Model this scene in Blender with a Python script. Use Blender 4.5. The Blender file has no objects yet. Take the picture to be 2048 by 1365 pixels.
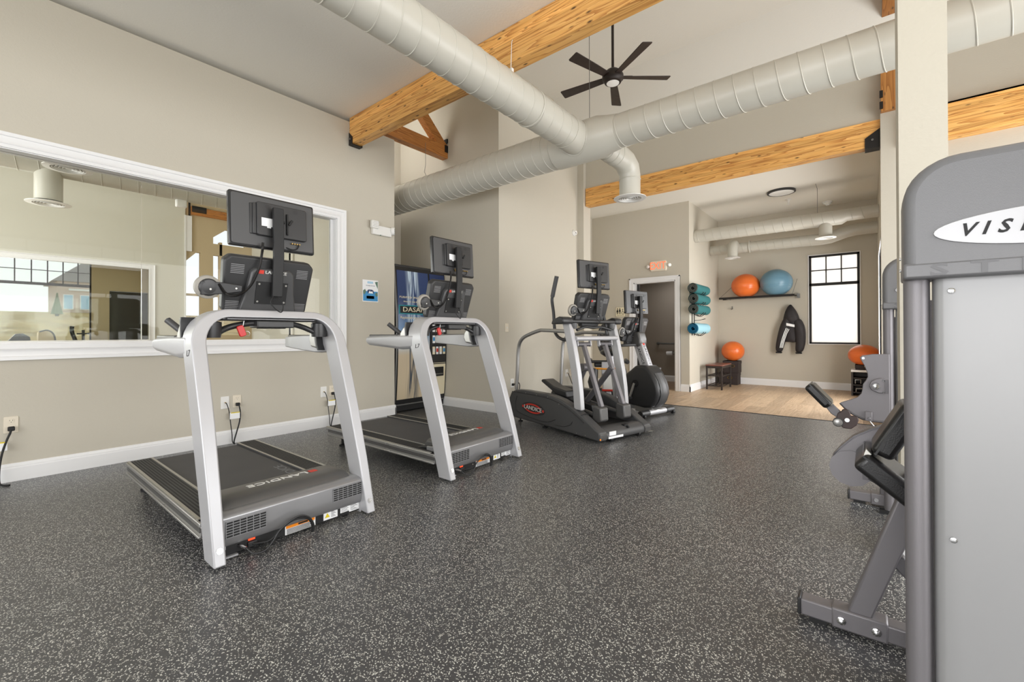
import bpy, bmesh, math, random
from mathutils import Matrix, Vector
R = math.radians
random.seed(7)
C = bpy.context.scene.collection
scene = bpy.context.scene

# ------------------------------------------------------------------ camera
H = 1.03
yaw, pit, rol = R(39.084), R(.32), R(-.155)
fw = Vector((-math.sin(yaw)*math.cos(pit), math.cos(yaw)*math.cos(pit), math.sin(pit)))
rt = Vector((math.cos(yaw), math.sin(yaw), 0)); up = rt.cross(fw)
rt2 = math.cos(rol)*rt + math.sin(rol)*up; up2 = -math.sin(rol)*rt + math.cos(rol)*up
cd = bpy.data.cameras.new('camera'); cam = bpy.data.objects.new('camera', cd); C.objects.link(cam)
cam.matrix_world = Matrix(((rt2.x, up2.x, -fw.x, 0), (rt2.y, up2.y, -fw.y, 0), (rt2.z, up2.z, -fw.z, H), (0, 0, 0, 1)))
cd.sensor_width = 36; cd.lens = 877.8*36/2048; cd.shift_y = (661.7-682.5)/2048; cd.clip_start = .02
scene.camera = cam

# ------------------------------------------------------------------ sky, daylight and exposure
scene.view_settings.view_transform = 'Standard'; scene.view_settings.look = 'None'
scene.view_settings.exposure = 0.04; scene.view_settings.gamma = 1; scene.view_settings.use_curve_mapping = False
scene.cycles.max_bounces = 10; scene.cycles.diffuse_bounces = 6; scene.cycles.glossy_bounces = 4
scene.cycles.transparent_max_bounces = 12; scene.cycles.caustics_reflective = False; scene.cycles.caustics_refractive = False
scene.cycles.use_denoising = True; scene.cycles.sample_clamp_indirect = 6
world = bpy.data.worlds.new('world'); scene.world = world; world.use_nodes = True
wn = world.node_tree; wn.nodes.clear()
wo = wn.nodes.new('ShaderNodeOutputWorld'); wb = wn.nodes.new('ShaderNodeBackground'); wc = wn.nodes.new('ShaderNodeTexCoord')
ws = wn.nodes.new('ShaderNodeSeparateXYZ'); wr = wn.nodes.new('ShaderNodeValToRGB')
wr.color_ramp.elements[0].position = 0.0; wr.color_ramp.elements[0].color = (.90, .91, .93, 1)
wr.color_ramp.elements[1].position = .8; wr.color_ramp.elements[1].color = (.72, .79, .90, 1)
wn.links.new(wc.outputs['Generated'], ws.inputs[0]); wn.links.new(ws.outputs['Z'], wr.inputs[0])
wn.links.new(wr.outputs[0], wb.inputs['Color']); wn.links.new(wb.outputs[0], wo.inputs[0]); wb.inputs['Strength'].default_value = 1.15

def area(name, loc, direction, sx, sy, power, col=(1, .995, .99)):
    l = bpy.data.lights.new(name, 'AREA'); l.shape = 'RECTANGLE'; l.size = sx; l.size_y = sy; l.energy = power; l.color = col
    o = bpy.data.objects.new(name, l); C.objects.link(o); o.location = loc
    o.rotation_euler = Vector(direction).to_track_quat('-Z', 'Y').to_euler(); return o
area('window_daylight_right', (2.75, 3.0, 1.35), (-1, 0, 0), 6.6, 2.5, 285)
area('window_daylight_front', (-.4, -3.2, 1.35), (-.06, 1, -.05), 5.6, 2.4, 178)
area('window_daylight_left_front', (-4.2, -2.6, 1.8), (.45, 1, 0), 1.2, 2.2, 8)
area('glass_door_daylight', (.60, 7.6, 1.15), (-1, 0, 0), 1.5, 2.0, 105)
area('recess_fill_light', (-5.2, 3.02, 3.95), (-.9, .8, -.25), .8, .6, 16)  # added fill lamp brightening the recess back wall; no window is built there
area('lobby_daylight', (-8.2, -2.6, 2.2), (0, 1, .1), 5, 3.4, 265)
area('far_gym_daylight', (-13.4, -.6, 1.8), (1, 0, -.1), 3.0, 1.8, 50, (1, .97, .92))
area('rear_window_daylight', (-.5, 10.9, 1.9), (0, -1, -.05), 2.2, 2.4, 50)
area('hall_lamp', (-3.0, 8.7, 2.2), (0, 0, -1), .3, .3, 5)

# ------------------------------------------------------------------ materials
MATS = {}
def mat(name, col, rough=.5, metal=0., spec=.5, bump=0., bscale=200., var=0., vscale=4., coat=0., emit=None, estr=0., alpha=None):
    m = bpy.data.materials.new(name); m.use_nodes = True; MATS[name] = m
    nt = m.node_tree; b = nt.nodes['Principled BSDF']
    def lin(c): return tuple((x/12.92 if x <= .04045 else ((x+.055)/1.055)**2.4) for x in c)
    c = lin([x/255 for x in col]) + (1,)
    b.inputs['Base Color'].default_value = c; b.inputs['Roughness'].default_value = rough; b.inputs['Metallic'].default_value = metal
    b.inputs['Specular IOR Level'].default_value = spec; b.inputs['Coat Weight'].default_value = coat
    tc = nt.nodes.new('ShaderNodeTexCoord')
    if emit:
        b.inputs['Emission Color'].default_value = lin([x/255 for x in emit]) + (1,); b.inputs['Emission Strength'].default_value = estr
    n2 = nt.nodes.new('ShaderNodeTexNoise'); n2.inputs['Scale'].default_value = vscale; n2.inputs['Detail'].default_value = 3
    nt.links.new(tc.outputs['Object'], n2.inputs['Vector'])
    if var:
        mr = nt.nodes.new('ShaderNodeMapRange'); mr.inputs['From Min'].default_value = .3; mr.inputs['From Max'].default_value = .7
        mr.inputs['To Min'].default_value = 1-var; mr.inputs['To Max'].default_value = 1+var
        nt.links.new(n2.outputs['Fac'], mr.inputs['Value'])
        vm = nt.nodes.new('ShaderNodeVectorMath'); vm.operation = 'SCALE'; vm.inputs[0].default_value = c[:3]
        nt.links.new(mr.outputs[0], vm.inputs['Scale']); nt.links.new(vm.outputs[0], b.inputs['Base Color'])
    else:
        mr = nt.nodes.new('ShaderNodeMapRange'); mr.inputs['To Min'].default_value = max(0, rough-.06); mr.inputs['To Max'].default_value = min(1, rough+.06)
        nt.links.new(n2.outputs['Fac'], mr.inputs['Value']); nt.links.new(mr.outputs[0], b.inputs['Roughness'])
    if bump:
        n = nt.nodes.new('ShaderNodeTexNoise'); n.inputs['Scale'].default_value = bscale; n.inputs['Detail'].default_value = 2
        bp = nt.nodes.new('ShaderNodeBump'); bp.inputs['Strength'].default_value = bump; bp.inputs['Distance'].default_value = .004
        nt.links.new(tc.outputs['Object'], n.inputs['Vector']); nt.links.new(n.outputs['Fac'], bp.inputs['Height']); nt.links.new(bp.outputs[0], b.inputs['Normal'])
    return m
paint = mat('wall_paint', (195, 189, 175), .75, bump=.28, bscale=70, spec=.3)
paint_tan = mat('wall_paint_tan', (196, 178, 146), .8, bump=.1, bscale=70, spec=.3)
paint_green = mat('wall_paint_pale', (208, 206, 194), .8, bump=.1, bscale=70, spec=.3)
ceil = mat('ceiling_paint', (230, 227, 218), .85, bump=.3, bscale=60, spec=.25)
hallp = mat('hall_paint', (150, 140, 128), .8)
white = mat('white_trim_paint', (232, 232, 232), .38)
white_plastic = mat('white_plastic', (230, 229, 225), .35)
ivory = mat('ivory_plastic', (222, 212, 193), .35)
silver = mat('silver_paint', (184, 184, 187), .34, .25, bump=.04, bscale=900)
silver_d = mat('satin_silver', (175, 174, 172), .3, .75)
alu = mat('brushed_aluminium', (190, 188, 182), .32, .85)
chrome = mat('chrome', (215, 215, 215), .12, 1.)
black = mat('black_plastic', (44, 44, 45), .38, bump=.05, bscale=700)
black_g = mat('gloss_black_plastic', (36, 36, 37), .2)
black_m = mat('matt_black', (22, 22, 23), .6)
rubber_b = mat('black_rubber', (24, 24, 25), .65)
char = mat('charcoal_plastic', (70, 70, 71), .4, bump=.06, bscale=600)
hood = mat('graphite_paint', (150, 150, 152), .32, .5, bump=.03, bscale=800)
hood_d = mat('dark_graphite', (88, 87, 86), .34, .25, bump=.03, bscale=800)
belt = mat('treadmill_belt', (68, 68, 70), .55, bump=.08, bscale=900)
deck_rail = mat('ribbed_footrail', (66, 66, 67), .55)
gun = mat('gunmetal_powdercoat', (124, 121, 124), .4, .35, bump=.1, bscale=900)
gun_d = mat('gunmetal_dark', (102, 100, 103), .38, .35, bump=.08, bscale=900)
shroud_m = mat('tower_shroud_grey', (113, 113, 115), .42, .2, bump=.12, bscale=700)
panel_m = mat('tower_panel_grey', (152, 152, 153), .36, .15)
leather = mat('black_vinyl', (27, 26, 27), .3, bump=.1, bscale=260)
brown = mat('dark_brown_plastic', (66, 52, 50), .4)
red = mat('red_plastic', (196, 30, 28), .35)
redlogo = mat('red_print', (205, 55, 40), .5)
orange = mat('orange_ball_vinyl', (226, 112, 48), .3, var=.04)
orange_l = mat('orange_label', (240, 140, 20), .5)
yellow_l = mat('yellow_label', (222, 200, 30), .5)
orange_s = mat('orange_strap', (235, 150, 20), .5)
blue_ball = mat('blue_ball_vinyl', (104, 143, 164), .35)
teal = mat('teal_mat_foam', (40, 106, 108), .75, bump=.15, bscale=300)
greymat = mat('grey_mat_foam', (92, 98, 92), .8, bump=.15, bscale=300)
bluemat = mat('blue_mat_foam', (28, 118, 158), .7, bump=.15, bscale=300)
bluemat_l = mat('light_blue_mat_foam', (150, 195, 208), .7, bump=.15, bscale=300)
duct = mat('duct_paint', (189, 186, 175), .36, spec=.5, bump=.03, bscale=8)
steel_b = mat('black_steel', (30, 28, 27), .5, .3)
bronze = mat('dark_bronze', (44, 36, 32), .5, .2)
fanblade = mat('fan_blade_wood', (52, 42, 38), .5, var=.2, vscale=30)
lens_m = mat('frosted_lens', (235, 235, 232), .6, emit=(255, 250, 240), estr=.12)
grille_d = mat('grille_dark', (70, 70, 66), .7)
boxm = mat('dark_brown_card', (50, 40, 38), .75)
stool_top = mat('red_brown_seat', (120, 76, 66), .3)
jacket_m = mat('black_polyester', (40, 36, 38), .65, bump=.3, bscale=60)
cream = mat('cream_print', (236, 226, 196), .5)
paper = mat('white_paper', (240, 241, 242), .6)
ink = mat('black_ink', (20, 20, 22), .6)
inkg = mat('grey_ink', (120, 122, 124), .6)
navy = mat('navy_print', (34, 52, 96), .5)
sky_l = mat('light_blue_print', (170, 205, 228), .5)
midblue = mat('blue_print', (48, 140, 196), .5)
green_p = mat('green_print', (90, 120, 100), .5)
exit_m = mat('exit_letters', (255, 120, 80), .5, emit=(255, 110, 70), estr=.9)
red_glow = mat('lit_red_rocker', (255, 80, 40), .4, emit=(255, 70, 30), estr=1.0)
dasani_teal = mat('teal_print', (20, 128, 140), .4)
brass = mat('brass', (180, 150, 90), .3, .9)
dark_door = mat('dark_glass_door', (62, 60, 56), .12)
steelgrey = mat('grey_steel', (120, 120, 118), .4, .6)
brick = mat('far_brick', (206, 188, 174), .9)
grass = mat('dry_grass', (186, 160, 112), 1., var=.2, vscale=.6)
roofm = mat('far_roof', (150, 146, 146), .9)
tree_m = mat('far_conifer', (104, 116, 84), 1.)
mesh_m = mat('black_mesh', (48, 43, 40), .6)
khaki = mat('khaki_plastic', (150, 146, 138), .5)  # even khaki tone for the console fan discs

def glass_mat(name, tint, fres=1.5, rough=0.):
    m = bpy.data.materials.new(name); m.use_nodes = True; nt = m.node_tree; nt.nodes.clear()
    o = nt.nodes.new('ShaderNodeOutputMaterial'); mx = nt.nodes.new('ShaderNodeMixShader'); t = nt.nodes.new('ShaderNodeBsdfTransparent')
    g = nt.nodes.new('ShaderNodeBsdfGlossy'); f = nt.nodes.new('ShaderNodeFresnel'); f.inputs['IOR'].default_value = fres
    g.inputs['Roughness'].default_value = rough; t.inputs['Color'].default_value = tint + (1,)
    nt.links.new(f.outputs[0], mx.inputs[0]); nt.links.new(t.outputs[0], mx.inputs[1]); nt.links.new(g.outputs[0], mx.inputs[2]); nt.links.new(mx.outputs[0], o.inputs[0])
    return m
glass = glass_mat('clear_glass', (.97, .985, .965), 1.24)
frost = bpy.data.materials.new('frosted_film_glass'); frost.use_nodes = True
_nt = frost.node_tree; _b = _nt.nodes['Principled BSDF']; _o = _nt.nodes['Material Output']
_tr = _nt.nodes.new('ShaderNodeBsdfTranslucent'); _tr.inputs['Color'].default_value = (.92, .885, .84, 1)
_mx = _nt.nodes.new('ShaderNodeMixShader'); _mx.inputs[0].default_value = .8
_b.inputs['Base Color'].default_value = (.6, .59, .57, 1); _b.inputs['Roughness'].default_value = .5
_nt.links.new(_b.outputs[0], _mx.inputs[1]); _nt.links.new(_tr.outputs[0], _mx.inputs[2]); _nt.links.new(_mx.outputs[0], _o.inputs[0])

def node_mat(name):
    m = bpy.data.materials.new(name); m.use_nodes = True; nt = m.node_tree
    return m, nt, nt.nodes['Principled BSDF'], (lambda t, **k: _nn(nt, t, k)), nt.links.new
def _nn(nt, t, k):
    n = nt.nodes.new('ShaderNode'+t)
    for a, v in k.items():
        if hasattr(n, a): setattr(n, a, v)
        else: n.inputs[a].default_value = v
    return n
# speckled rubber: dark grey with irregular pale flecks about 5 mm across
rubber, nt, b, N, L = node_mat('speckled_rubber')
tc = N('TexCoord'); nz = N('TexNoise', Scale=230., Detail=1.)
mixv = N('VectorMath', operation='MULTIPLY_ADD'); mixv.inputs[1].default_value = (.006,)*3
L(tc.outputs['Object'], nz.inputs['Vector']); L(nz.outputs['Color'], mixv.inputs[0]); L(tc.outputs['Object'], mixv.inputs[2])
vo = N('TexVoronoi', Scale=215.); L(mixv.outputs[0], vo.inputs['Vector'])
sep = N('SeparateColor'); L(vo.outputs['Color'], sep.inputs[0])
gt = N('Math', operation='GREATER_THAN'); gt.inputs[1].default_value = .67; L(sep.outputs[0], gt.inputs[0])
lt = N('MapRange'); lt.inputs['From Min'].default_value = .52; lt.inputs['From Max'].default_value = .40; L(vo.outputs['Distance'], lt.inputs['Value'])
mu = N('Math', operation='MULTIPLY'); L(gt.outputs[0], mu.inputs[0]); L(lt.outputs[0], mu.inputs[1])
big = N('TexNoise', Scale=2.2, Detail=4.); L(tc.outputs['Object'], big.inputs['Vector'])
rb = N('ValToRGB'); rb.color_ramp.elements[0].color = (.046, .047, .051, 1); rb.color_ramp.elements[1].color = (.056, .057, .061, 1); L(big.outputs['Fac'], rb.inputs[0])
fl = N('MapRange'); fl.inputs['To Min'].default_value = .42; fl.inputs['To Max'].default_value = .80; L(sep.outputs[1], fl.inputs['Value'])
flc = N('CombineColor'); L(fl.outputs[0], flc.inputs[0]); L(fl.outputs[0], flc.inputs[1])
f3 = N('Math', operation='MULTIPLY'); f3.inputs[1].default_value = .93; L(fl.outputs[0], f3.inputs[0]); L(f3.outputs[0], flc.inputs[2])
mx = N('Mix', data_type='RGBA'); L(mu.outputs[0], mx.inputs['Factor']); L(rb.outputs[0], mx.inputs['A']); L(flc.outputs[0], mx.inputs['B'])
L(mx.outputs['Result'], b.inputs['Base Color']); b.inputs['Roughness'].default_value = .29; b.inputs['Specular IOR Level'].default_value = .7
bp = N('Bump', Strength=.25, Distance=.002); nb = N('TexNoise', Scale=380., Detail=2.); L(tc.outputs['Object'], nb.inputs['Vector']); L(nb.outputs['Fac'], bp.inputs['Height']); L(bp.outputs[0], b.inputs['Normal'])

def wood_mat(name, cols, axis, rough=.5, knots=True, stretch=.9, freq=14.):
    m, nt, b, N, L = node_mat(name)
    tc = N('TexCoord'); oi = N('ObjectInfo')
    off = N('VectorMath', operation='SCALE'); cx = N('CombineXYZ'); 
    for i in range(3): L(oi.outputs['Random'], cx.inputs[i])
    L(cx.outputs[0], off.inputs[0]); off.inputs['Scale'].default_value = 37.
    ad = N('VectorMath', operation='ADD'); L(tc.outputs['Object'], ad.inputs[0]); L(off.outputs[0], ad.inputs[1])
    mp = N('Mapping'); sc = [freq]*3; sc[axis] = stretch; mp.inputs['Scale'].default_value = sc; L(ad.outputs[0], mp.inputs['Vector'])
    n1 = N('TexNoise', Scale=1.0, Detail=2.5, Distortion=.35); L(mp.outputs[0], n1.inputs['Vector'])
    ring = N('Math', operation='MULTIPLY'); ring.inputs[1].default_value = 9.; L(n1.outputs['Fac'], ring.inputs[0])
    fr = N('Math', operation='FRACT'); L(ring.outputs[0], fr.inputs[0])
    rp = N('ValToRGB'); e = rp.color_ramp.elements; e[0].position = 0; e[0].color = cols[0]+(1,); e[1].position = 1; e[1].color = cols[2]+(1,)
    k = e.new(.55); k.color = cols[1]+(1,); L(fr.outputs[0], rp.inputs[0])
    mp2 = N('Mapping'); s2 = [freq*12]*3; s2[axis] = 3.; mp2.inputs['Scale'].default_value = s2; L(ad.outputs[0], mp2.inputs['Vector'])
    n2 = N('TexNoise', Scale=1., Detail=2.); L(mp2.outputs[0], n2.inputs['Vector'])
    mrr = N('MapRange'); mrr.inputs['To Min'].default_value = .84; mrr.inputs['To Max'].default_value = 1.14; L(n2.outputs['Fac'], mrr.inputs['Value'])
    ro = N('MapRange'); ro.inputs['To Min'].default_value = .84; ro.inputs['To Max'].default_value = 1.14; L(oi.outputs['Random'], ro.inputs['Value'])
    m1 = N('Math', operation='MULTIPLY'); L(mrr.outputs[0], m1.inputs[0]); L(ro.outputs[0], m1.inputs[1])
    sc1 = N('VectorMath', operation='SCALE'); L(rp.outputs[0], sc1.inputs[0]); L(m1.outputs[0], sc1.inputs['Scale'])
    out = sc1.outputs[0]
    if knots:
        mp3 = N('Mapping'); s3 = [30.]*3; s3[axis] = 11.; mp3.inputs['Scale'].default_value = s3; L(ad.outputs[0], mp3.inputs['Vector'])
        v = N('TexVoronoi', Scale=1.); L(mp3.outputs[0], v.inputs['Vector'])
        sp = N('SeparateColor'); L(v.outputs['Color'], sp.inputs[0])
        g = N('Math', operation='GREATER_THAN'); g.inputs[1].default_value = .86; L(sp.outputs[0], g.inputs[0])
        l = N('MapRange'); l.inputs['From Min'].default_value = .34; l.inputs['From Max'].default_value = .12; L(v.outputs['Distance'], l.inputs['Value'])
        mm = N('Math', operation='MULTIPLY'); L(g.outputs[0], mm.inputs[0]); L(l.outputs[0], mm.inputs[1])
        mk = N('Mix', data_type='RGBA'); L(mm.outputs[0], mk.inputs['Factor']); L(out, mk.inputs['A']); mk.inputs['B'].default_value = (.10, .045, .015, 1)
        out = mk.outputs['Result']
    L(out, b.inputs['Base Color']); b.inputs['Roughness'].default_value = rough
    return m
glulam = wood_mat('douglas_fir_glulam', ((.90, .51, .165), (.82, .43, .12), (.50, .20, .045)), 0, .42, True, .8, 13.)
timber = wood_mat('truss_timber', ((.50, .21, .05), (.42, .165, .035), (.27, .09, .018)), 1, .45, True, .8, 13.)
timber_z = wood_mat('truss_timber_post', ((.55, .26, .07), (.46, .2, .05), (.32, .12, .025)), 2, .45, True, .8, 13.)
plank_m = wood_mat('oak_vinyl_plank', ((.54, .40, .27), (.50, .36, .235), (.41, .28, .17)), 1, .42, False, .7, 9.)
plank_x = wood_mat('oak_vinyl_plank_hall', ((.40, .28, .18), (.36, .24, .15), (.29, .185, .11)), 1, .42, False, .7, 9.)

# ------------------------------------------------------------------ mesh helpers
def world_loc(o):
    v = Vector(o.location); 
    while o.parent: o = o.parent; v = v + Vector(o.location)
    return v
I4 = Matrix.Identity(4)
def frame(o, x, y):
    x = Vector(x).normalized(); y = Vector(y); y = (y - x*y.dot(x)).normalized(); z = x.cross(y)
    return Matrix(((x.x, y.x, z.x, o[0]), (x.y, y.y, z.y, o[1]), (x.z, y.z, z.z, o[2]), (0, 0, 0, 1)))
def face_px(o): return frame(o, (0, 1, 0), (0, 0, 1))      # lettering that faces +X
def face_my(o): return frame(o, (1, 0, 0), (0, 0, 1))      # lettering that faces -Y
SPLIT = set('wheel wheel_hub levelling_foot pedal cup_holder stabiliser_cap frame_bolt rack_arm rack_post chassis_bracket data_label tray_slot stay_wire cuff end_cap pivot_lug upright_foot foot hinge sleeve_stripe screw bolt armrest steel_plate shelf_item rail_strip rail_rib poster_leaf poster_print sign_lamp lamp_rib price_label cover_label mount_screw console_deck glazing_bead muntin edge_screw leg shelf_bracket rail_flange crank side_panel hub_bolt badge_ring bracket'.split())
def islands(bm):
    seen, out = set(), []
    for v in bm.verts:
        if v in seen: continue
        st, comp = [v], []; seen.add(v)
        while st:
            a = st.pop(); comp.append(a)
            for e_ in a.link_edges:
                o_ = e_.other_vert(a)
                if o_ not in seen: seen.add(o_); st.append(o_)
        out.append(comp)
    return out
class MB:
    def __init__(s): s.bm = bmesh.new()
    def _add(s, vs, fs, M=None):
        bv = [s.bm.verts.new((M @ Vector(v)) if M is not None else Vector(v)) for v in vs]
        for f in fs:
            try: s.bm.faces.new([bv[i] for i in f])
            except ValueError: pass
        return s
    def box(s, x0, x1, y0, y1, z0, z1, M=None):
        v = [(x, y, z) for x in (x0, x1) for y in (y0, y1) for z in (z0, z1)]
        return s._add(v, [(0, 1, 3, 2), (4, 6, 7, 5), (0, 4, 5, 1), (2, 3, 7, 6), (0, 2, 6, 4), (1, 5, 7, 3)], M)
    def cbox(s, c, d, M=None):
        return s.box(c[0]-d[0]/2, c[0]+d[0]/2, c[1]-d[1]/2, c[1]+d[1]/2, c[2]-d[2]/2, c[2]+d[2]/2, M)
    def prism(s, pts, h0, h1, M=None):
        n = len(pts); a = sum(pts[i][0]*pts[(i+1) % n][1]-pts[(i+1) % n][0]*pts[i][1] for i in range(n))
        if a < 0: pts = pts[::-1]
        v = [(p[0], p[1], h0) for p in pts] + [(p[0], p[1], h1) for p in pts]
        f = [tuple(range(n-1, -1, -1)), tuple(range(n, 2*n))] + [(i, (i+1) % n, n+(i+1) % n, n+i) for i in range(n)]
        return s._add(v, f, M)
    def xz(s, pts, y0, y1):     # profile in X-Z, thickness along Y
        return s.prism([(p[0], p[1]) for p in pts], -y1, -y0, Matrix(((1, 0, 0, 0), (0, 0, -1, 0), (0, 1, 0, 0), (0, 0, 0, 1))))
    def yz(s, pts, x0, x1):     # profile in Y-Z, thickness along X
        return s.prism([(p[0], p[1]) for p in pts], x0, x1, Matrix(((0, 0, 1, 0), (1, 0, 0, 0), (0, 1, 0, 0), (0, 0, 0, 1))))
    def xy(s, pts, z0, z1): return s.prism(pts, z0, z1)
    def tube(s, pts, r, seg=10, closed=False, caps=True, flat=None):
        P = [Vector(p) for p in pts]; n = len(P); rs = r if isinstance(r, (list, tuple)) else [r]*n
        T = []
        for i in range(n):
            a = P[i-1] if (i > 0 or closed) else P[i]; b = P[(i+1) % n] if (i < n-1 or closed) else P[i]
            T.append((b-a).normalized())
        u = T[0].orthogonal().normalized()
        if abs(T[0].z) < .9: u = T[0].cross(Vector((0, 0, 1))).normalized()
        rings = []
        for i in range(n):
            u = (u - T[i]*u.dot(T[i])).normalized(); w = T[i].cross(u)
            rr = (rs[i], rs[i]*(flat or 1))
            rings.append([s.bm.verts.new(P[i] + u*(math.cos(2*math.pi*k/seg)*rr[0]) + w*(math.sin(2*math.pi*k/seg)*rr[1])) for k in range(seg)])
        for i in range(n if closed else n-1):
            a, b = rings[i], rings[(i+1) % n]
            for k in range(seg):
                try: s.bm.faces.new((a[k], a[(k+1) % seg], b[(k+1) % seg], b[k]))
                except ValueError: pass
        if caps and not closed:
            s.bm.faces.new(rings[0][::-1]); s.bm.faces.new(rings[-1])
        return s
    def rod(s, a, b, r, seg=12): return s.tube([a, b], r, seg)
    def lathe(s, prof, M=None, seg=24, loop=False):     # (radius, height) about local Z
        vs, fs = [], []
        for r, h in prof:
            for k in range(seg): vs.append((max(r, 1e-5)*math.cos(2*math.pi*k/seg), max(r, 1e-5)*math.sin(2*math.pi*k/seg), h))
        m = len(prof)
        for i in range(m-1):
            for k in range(seg): fs.append((i*seg+k, i*seg+(k+1) % seg, (i+1)*seg+(k+1) % seg, (i+1)*seg+k))
        if loop:
            for k in range(seg): fs.append(((m-1)*seg+k, (m-1)*seg+(k+1) % seg, (k+1) % seg, k))
        else: fs.append(tuple(range(seg-1, -1, -1))); fs.append(tuple((m-1)*seg+k for k in range(seg)))
        return s._add(vs, fs, M)
    def disc(s, M, r, h0, h1, seg=20): return s.lathe([(r, h0), (r, h1)], M, seg)
    def sphere(s, c, r, sx=1, sy=1, sz=1, seg=24, rings=14):
        vs = [(c[0], c[1], c[2]-r*sz)]; fs = []
        for i in range(1, rings):
            t = math.pi*i/rings
            for k in range(seg): vs.append((c[0]+r*sx*math.sin(t)*math.cos(2*math.pi*k/seg), c[1]+r*sy*math.sin(t)*math.sin(2*math.pi*k/seg), c[2]-r*sz*math.cos(t)))
        vs.append((c[0], c[1], c[2]+r*sz)); L_ = len(vs)-1
        for k in range(seg):
            fs.append((0, 1+(k+1) % seg, 1+k)); fs.append((L_, L_-seg+k, L_-seg+(k+1) % seg))
            for i in range(rings-2):
                a = 1+i*seg; fs.append((a+k, a+(k+1) % seg, a+seg+(k+1) % seg, a+seg+k))
        return s._add(vs, fs)
    def loopframe(s, prof, M, w0, w1, h0, h1):   # mitred frame: profile (outward offset, height) round the rectangle w0..w1 x h0..h1
        n = len(prof); vs = []
        for o, h in prof: vs += [(w0-o, h0-o, h), (w1+o, h0-o, h), (w1+o, h1+o, h), (w0-o, h1+o, h)]
        fs = [(i*4+k, i*4+(k+1) % 4, ((i+1) % n)*4+(k+1) % 4, ((i+1) % n)*4+k) for i in range(n) for k in range(4)]
        return s._add(vs, fs, M)
    def text(s, body, size, ext, M, shear=0., spacing=1., sx=1., align='CENTER', bold=0.):
        cu = bpy.data.curves.new('lettering', 'FONT'); cu.body = body; cu.size = size; cu.extrude = ext; cu.shear = shear; cu.offset = bold
        cu.space_character = spacing; cu.align_x = align; cu.align_y = 'CENTER'; cu.resolution_u = 2
        o = bpy.data.objects.new('lettering', cu); C.objects.link(o); dg = bpy.context.evaluated_depsgraph_get()
        me = o.evaluated_get(dg).to_mesh(); MM = M @ Matrix.Diagonal((sx, 1, 1, 1))
        s._add([v.co for v in me.vertices], [tuple(p.vertices) for p in me.polygons], MM)
        o.evaluated_get(dg).to_mesh_clear(); bpy.data.objects.remove(o); bpy.data.curves.remove(cu); return s
    def move(s, M):
        bmesh.ops.transform(s.bm, matrix=M, verts=s.bm.verts); return s
    def build(s, name, m, parent=None, local=False, smooth=None, bev=0., seg=2, label=None, kind=None, sub=0):
        bmesh.ops.remove_doubles(s.bm, verts=s.bm.verts, dist=1e-6)
        bmesh.ops.recalc_face_normals(s.bm, faces=s.bm.faces)
        if name in SPLIT and parent is not None:
            isl = islands(s.bm)
            if 1 < len(isl) <= 12:
                res = None
                for comp in isl:
                    q = MB(); mp = {v: q.bm.verts.new(v.co) for v in comp}
                    for f_ in s.bm.faces:
                        if f_.verts[0] in mp: q.bm.faces.new([mp[v] for v in f_.verts])
                    o_ = q.build(name, m, parent, local, smooth, bev, seg, label, kind, sub); res = res or o_
                s.bm.free(); return res
        me = bpy.data.meshes.new(name)
        if parent is not None and not local: bmesh.ops.translate(s.bm, vec=-world_loc(parent), verts=s.bm.verts)
        s.bm.to_mesh(me); s.bm.free()
        for mm in (m if isinstance(m, (list, tuple)) else [m]): me.materials.append(mm)
        o = bpy.data.objects.new(name, me); C.objects.link(o)
        if parent is not None: o.parent = parent
        if smooth is not None or bev:
            me.shade_smooth(); me.set_sharp_from_angle(angle=R(smooth or 35))
        if bev:
            b = o.modifiers.new('bevel', 'BEVEL'); b.width = bev; b.segments = seg; b.limit_method = 'ANGLE'; b.angle_limit = R(35); b.harden_normals = False
        if sub:
            q = o.modifiers.new('subsurf', 'SUBSURF'); q.levels = sub; q.render_levels = sub
        if label: o['label'] = label
        if kind: o['kind'] = kind
        return o
def thing(name, loc, label, cat, group=None, rz=0.):
    o = bpy.data.objects.new(name, None); C.objects.link(o); o.location = loc; o.rotation_euler = (0, 0, rz); o.empty_display_size = .1
    o['label'] = label; o['category'] = cat
    if group: o['group'] = group
    return o
def tag(o, label, cat, group=None):
    o['label'] = label; o['category'] = cat
    if group: o['group'] = group
    return o
def origin(o, p):
    d = Vector(p) - Vector(o.location); o.data.transform(Matrix.Translation(-d)); o.location = p; return o
def struct(o): o['kind'] = 'structure'; return o
def each(parent, name, m, builds, **k):      # one part per piece
    return [f(MB()).build(name, m, parent, True, **k) for f in builds]
def dup(root, loc, label, rz=None):
    r = root.copy(); C.objects.link(r); r.location = loc; r['label'] = label
    if rz is not None: r.rotation_euler = (0, 0, rz)
    for ch in list(root.children):
        c = ch.copy(); C.objects.link(c); c.parent = r
        for g in list(ch.children):
            d = g.copy(); C.objects.link(d); d.parent = c
    return r
def arc(cx, cy, r, a0, a1, n): return [(cx+r*math.cos(R(a0+(a1-a0)*i/n)), cy+r*math.sin(R(a0+(a1-a0)*i/n))) for i in range(n+1)]
def rrect(w, h, r, cx=0, cy=0, n=5):
    return arc(cx+w/2-r, cy-h/2+r, r, -90, 0, n)+arc(cx+w/2-r, cy+h/2-r, r, 0, 90, n)+arc(cx-w/2+r, cy+h/2-r, r, 90, 180, n)+arc(cx-w/2+r, cy-h/2+r, r, 180, 270, n)
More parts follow.
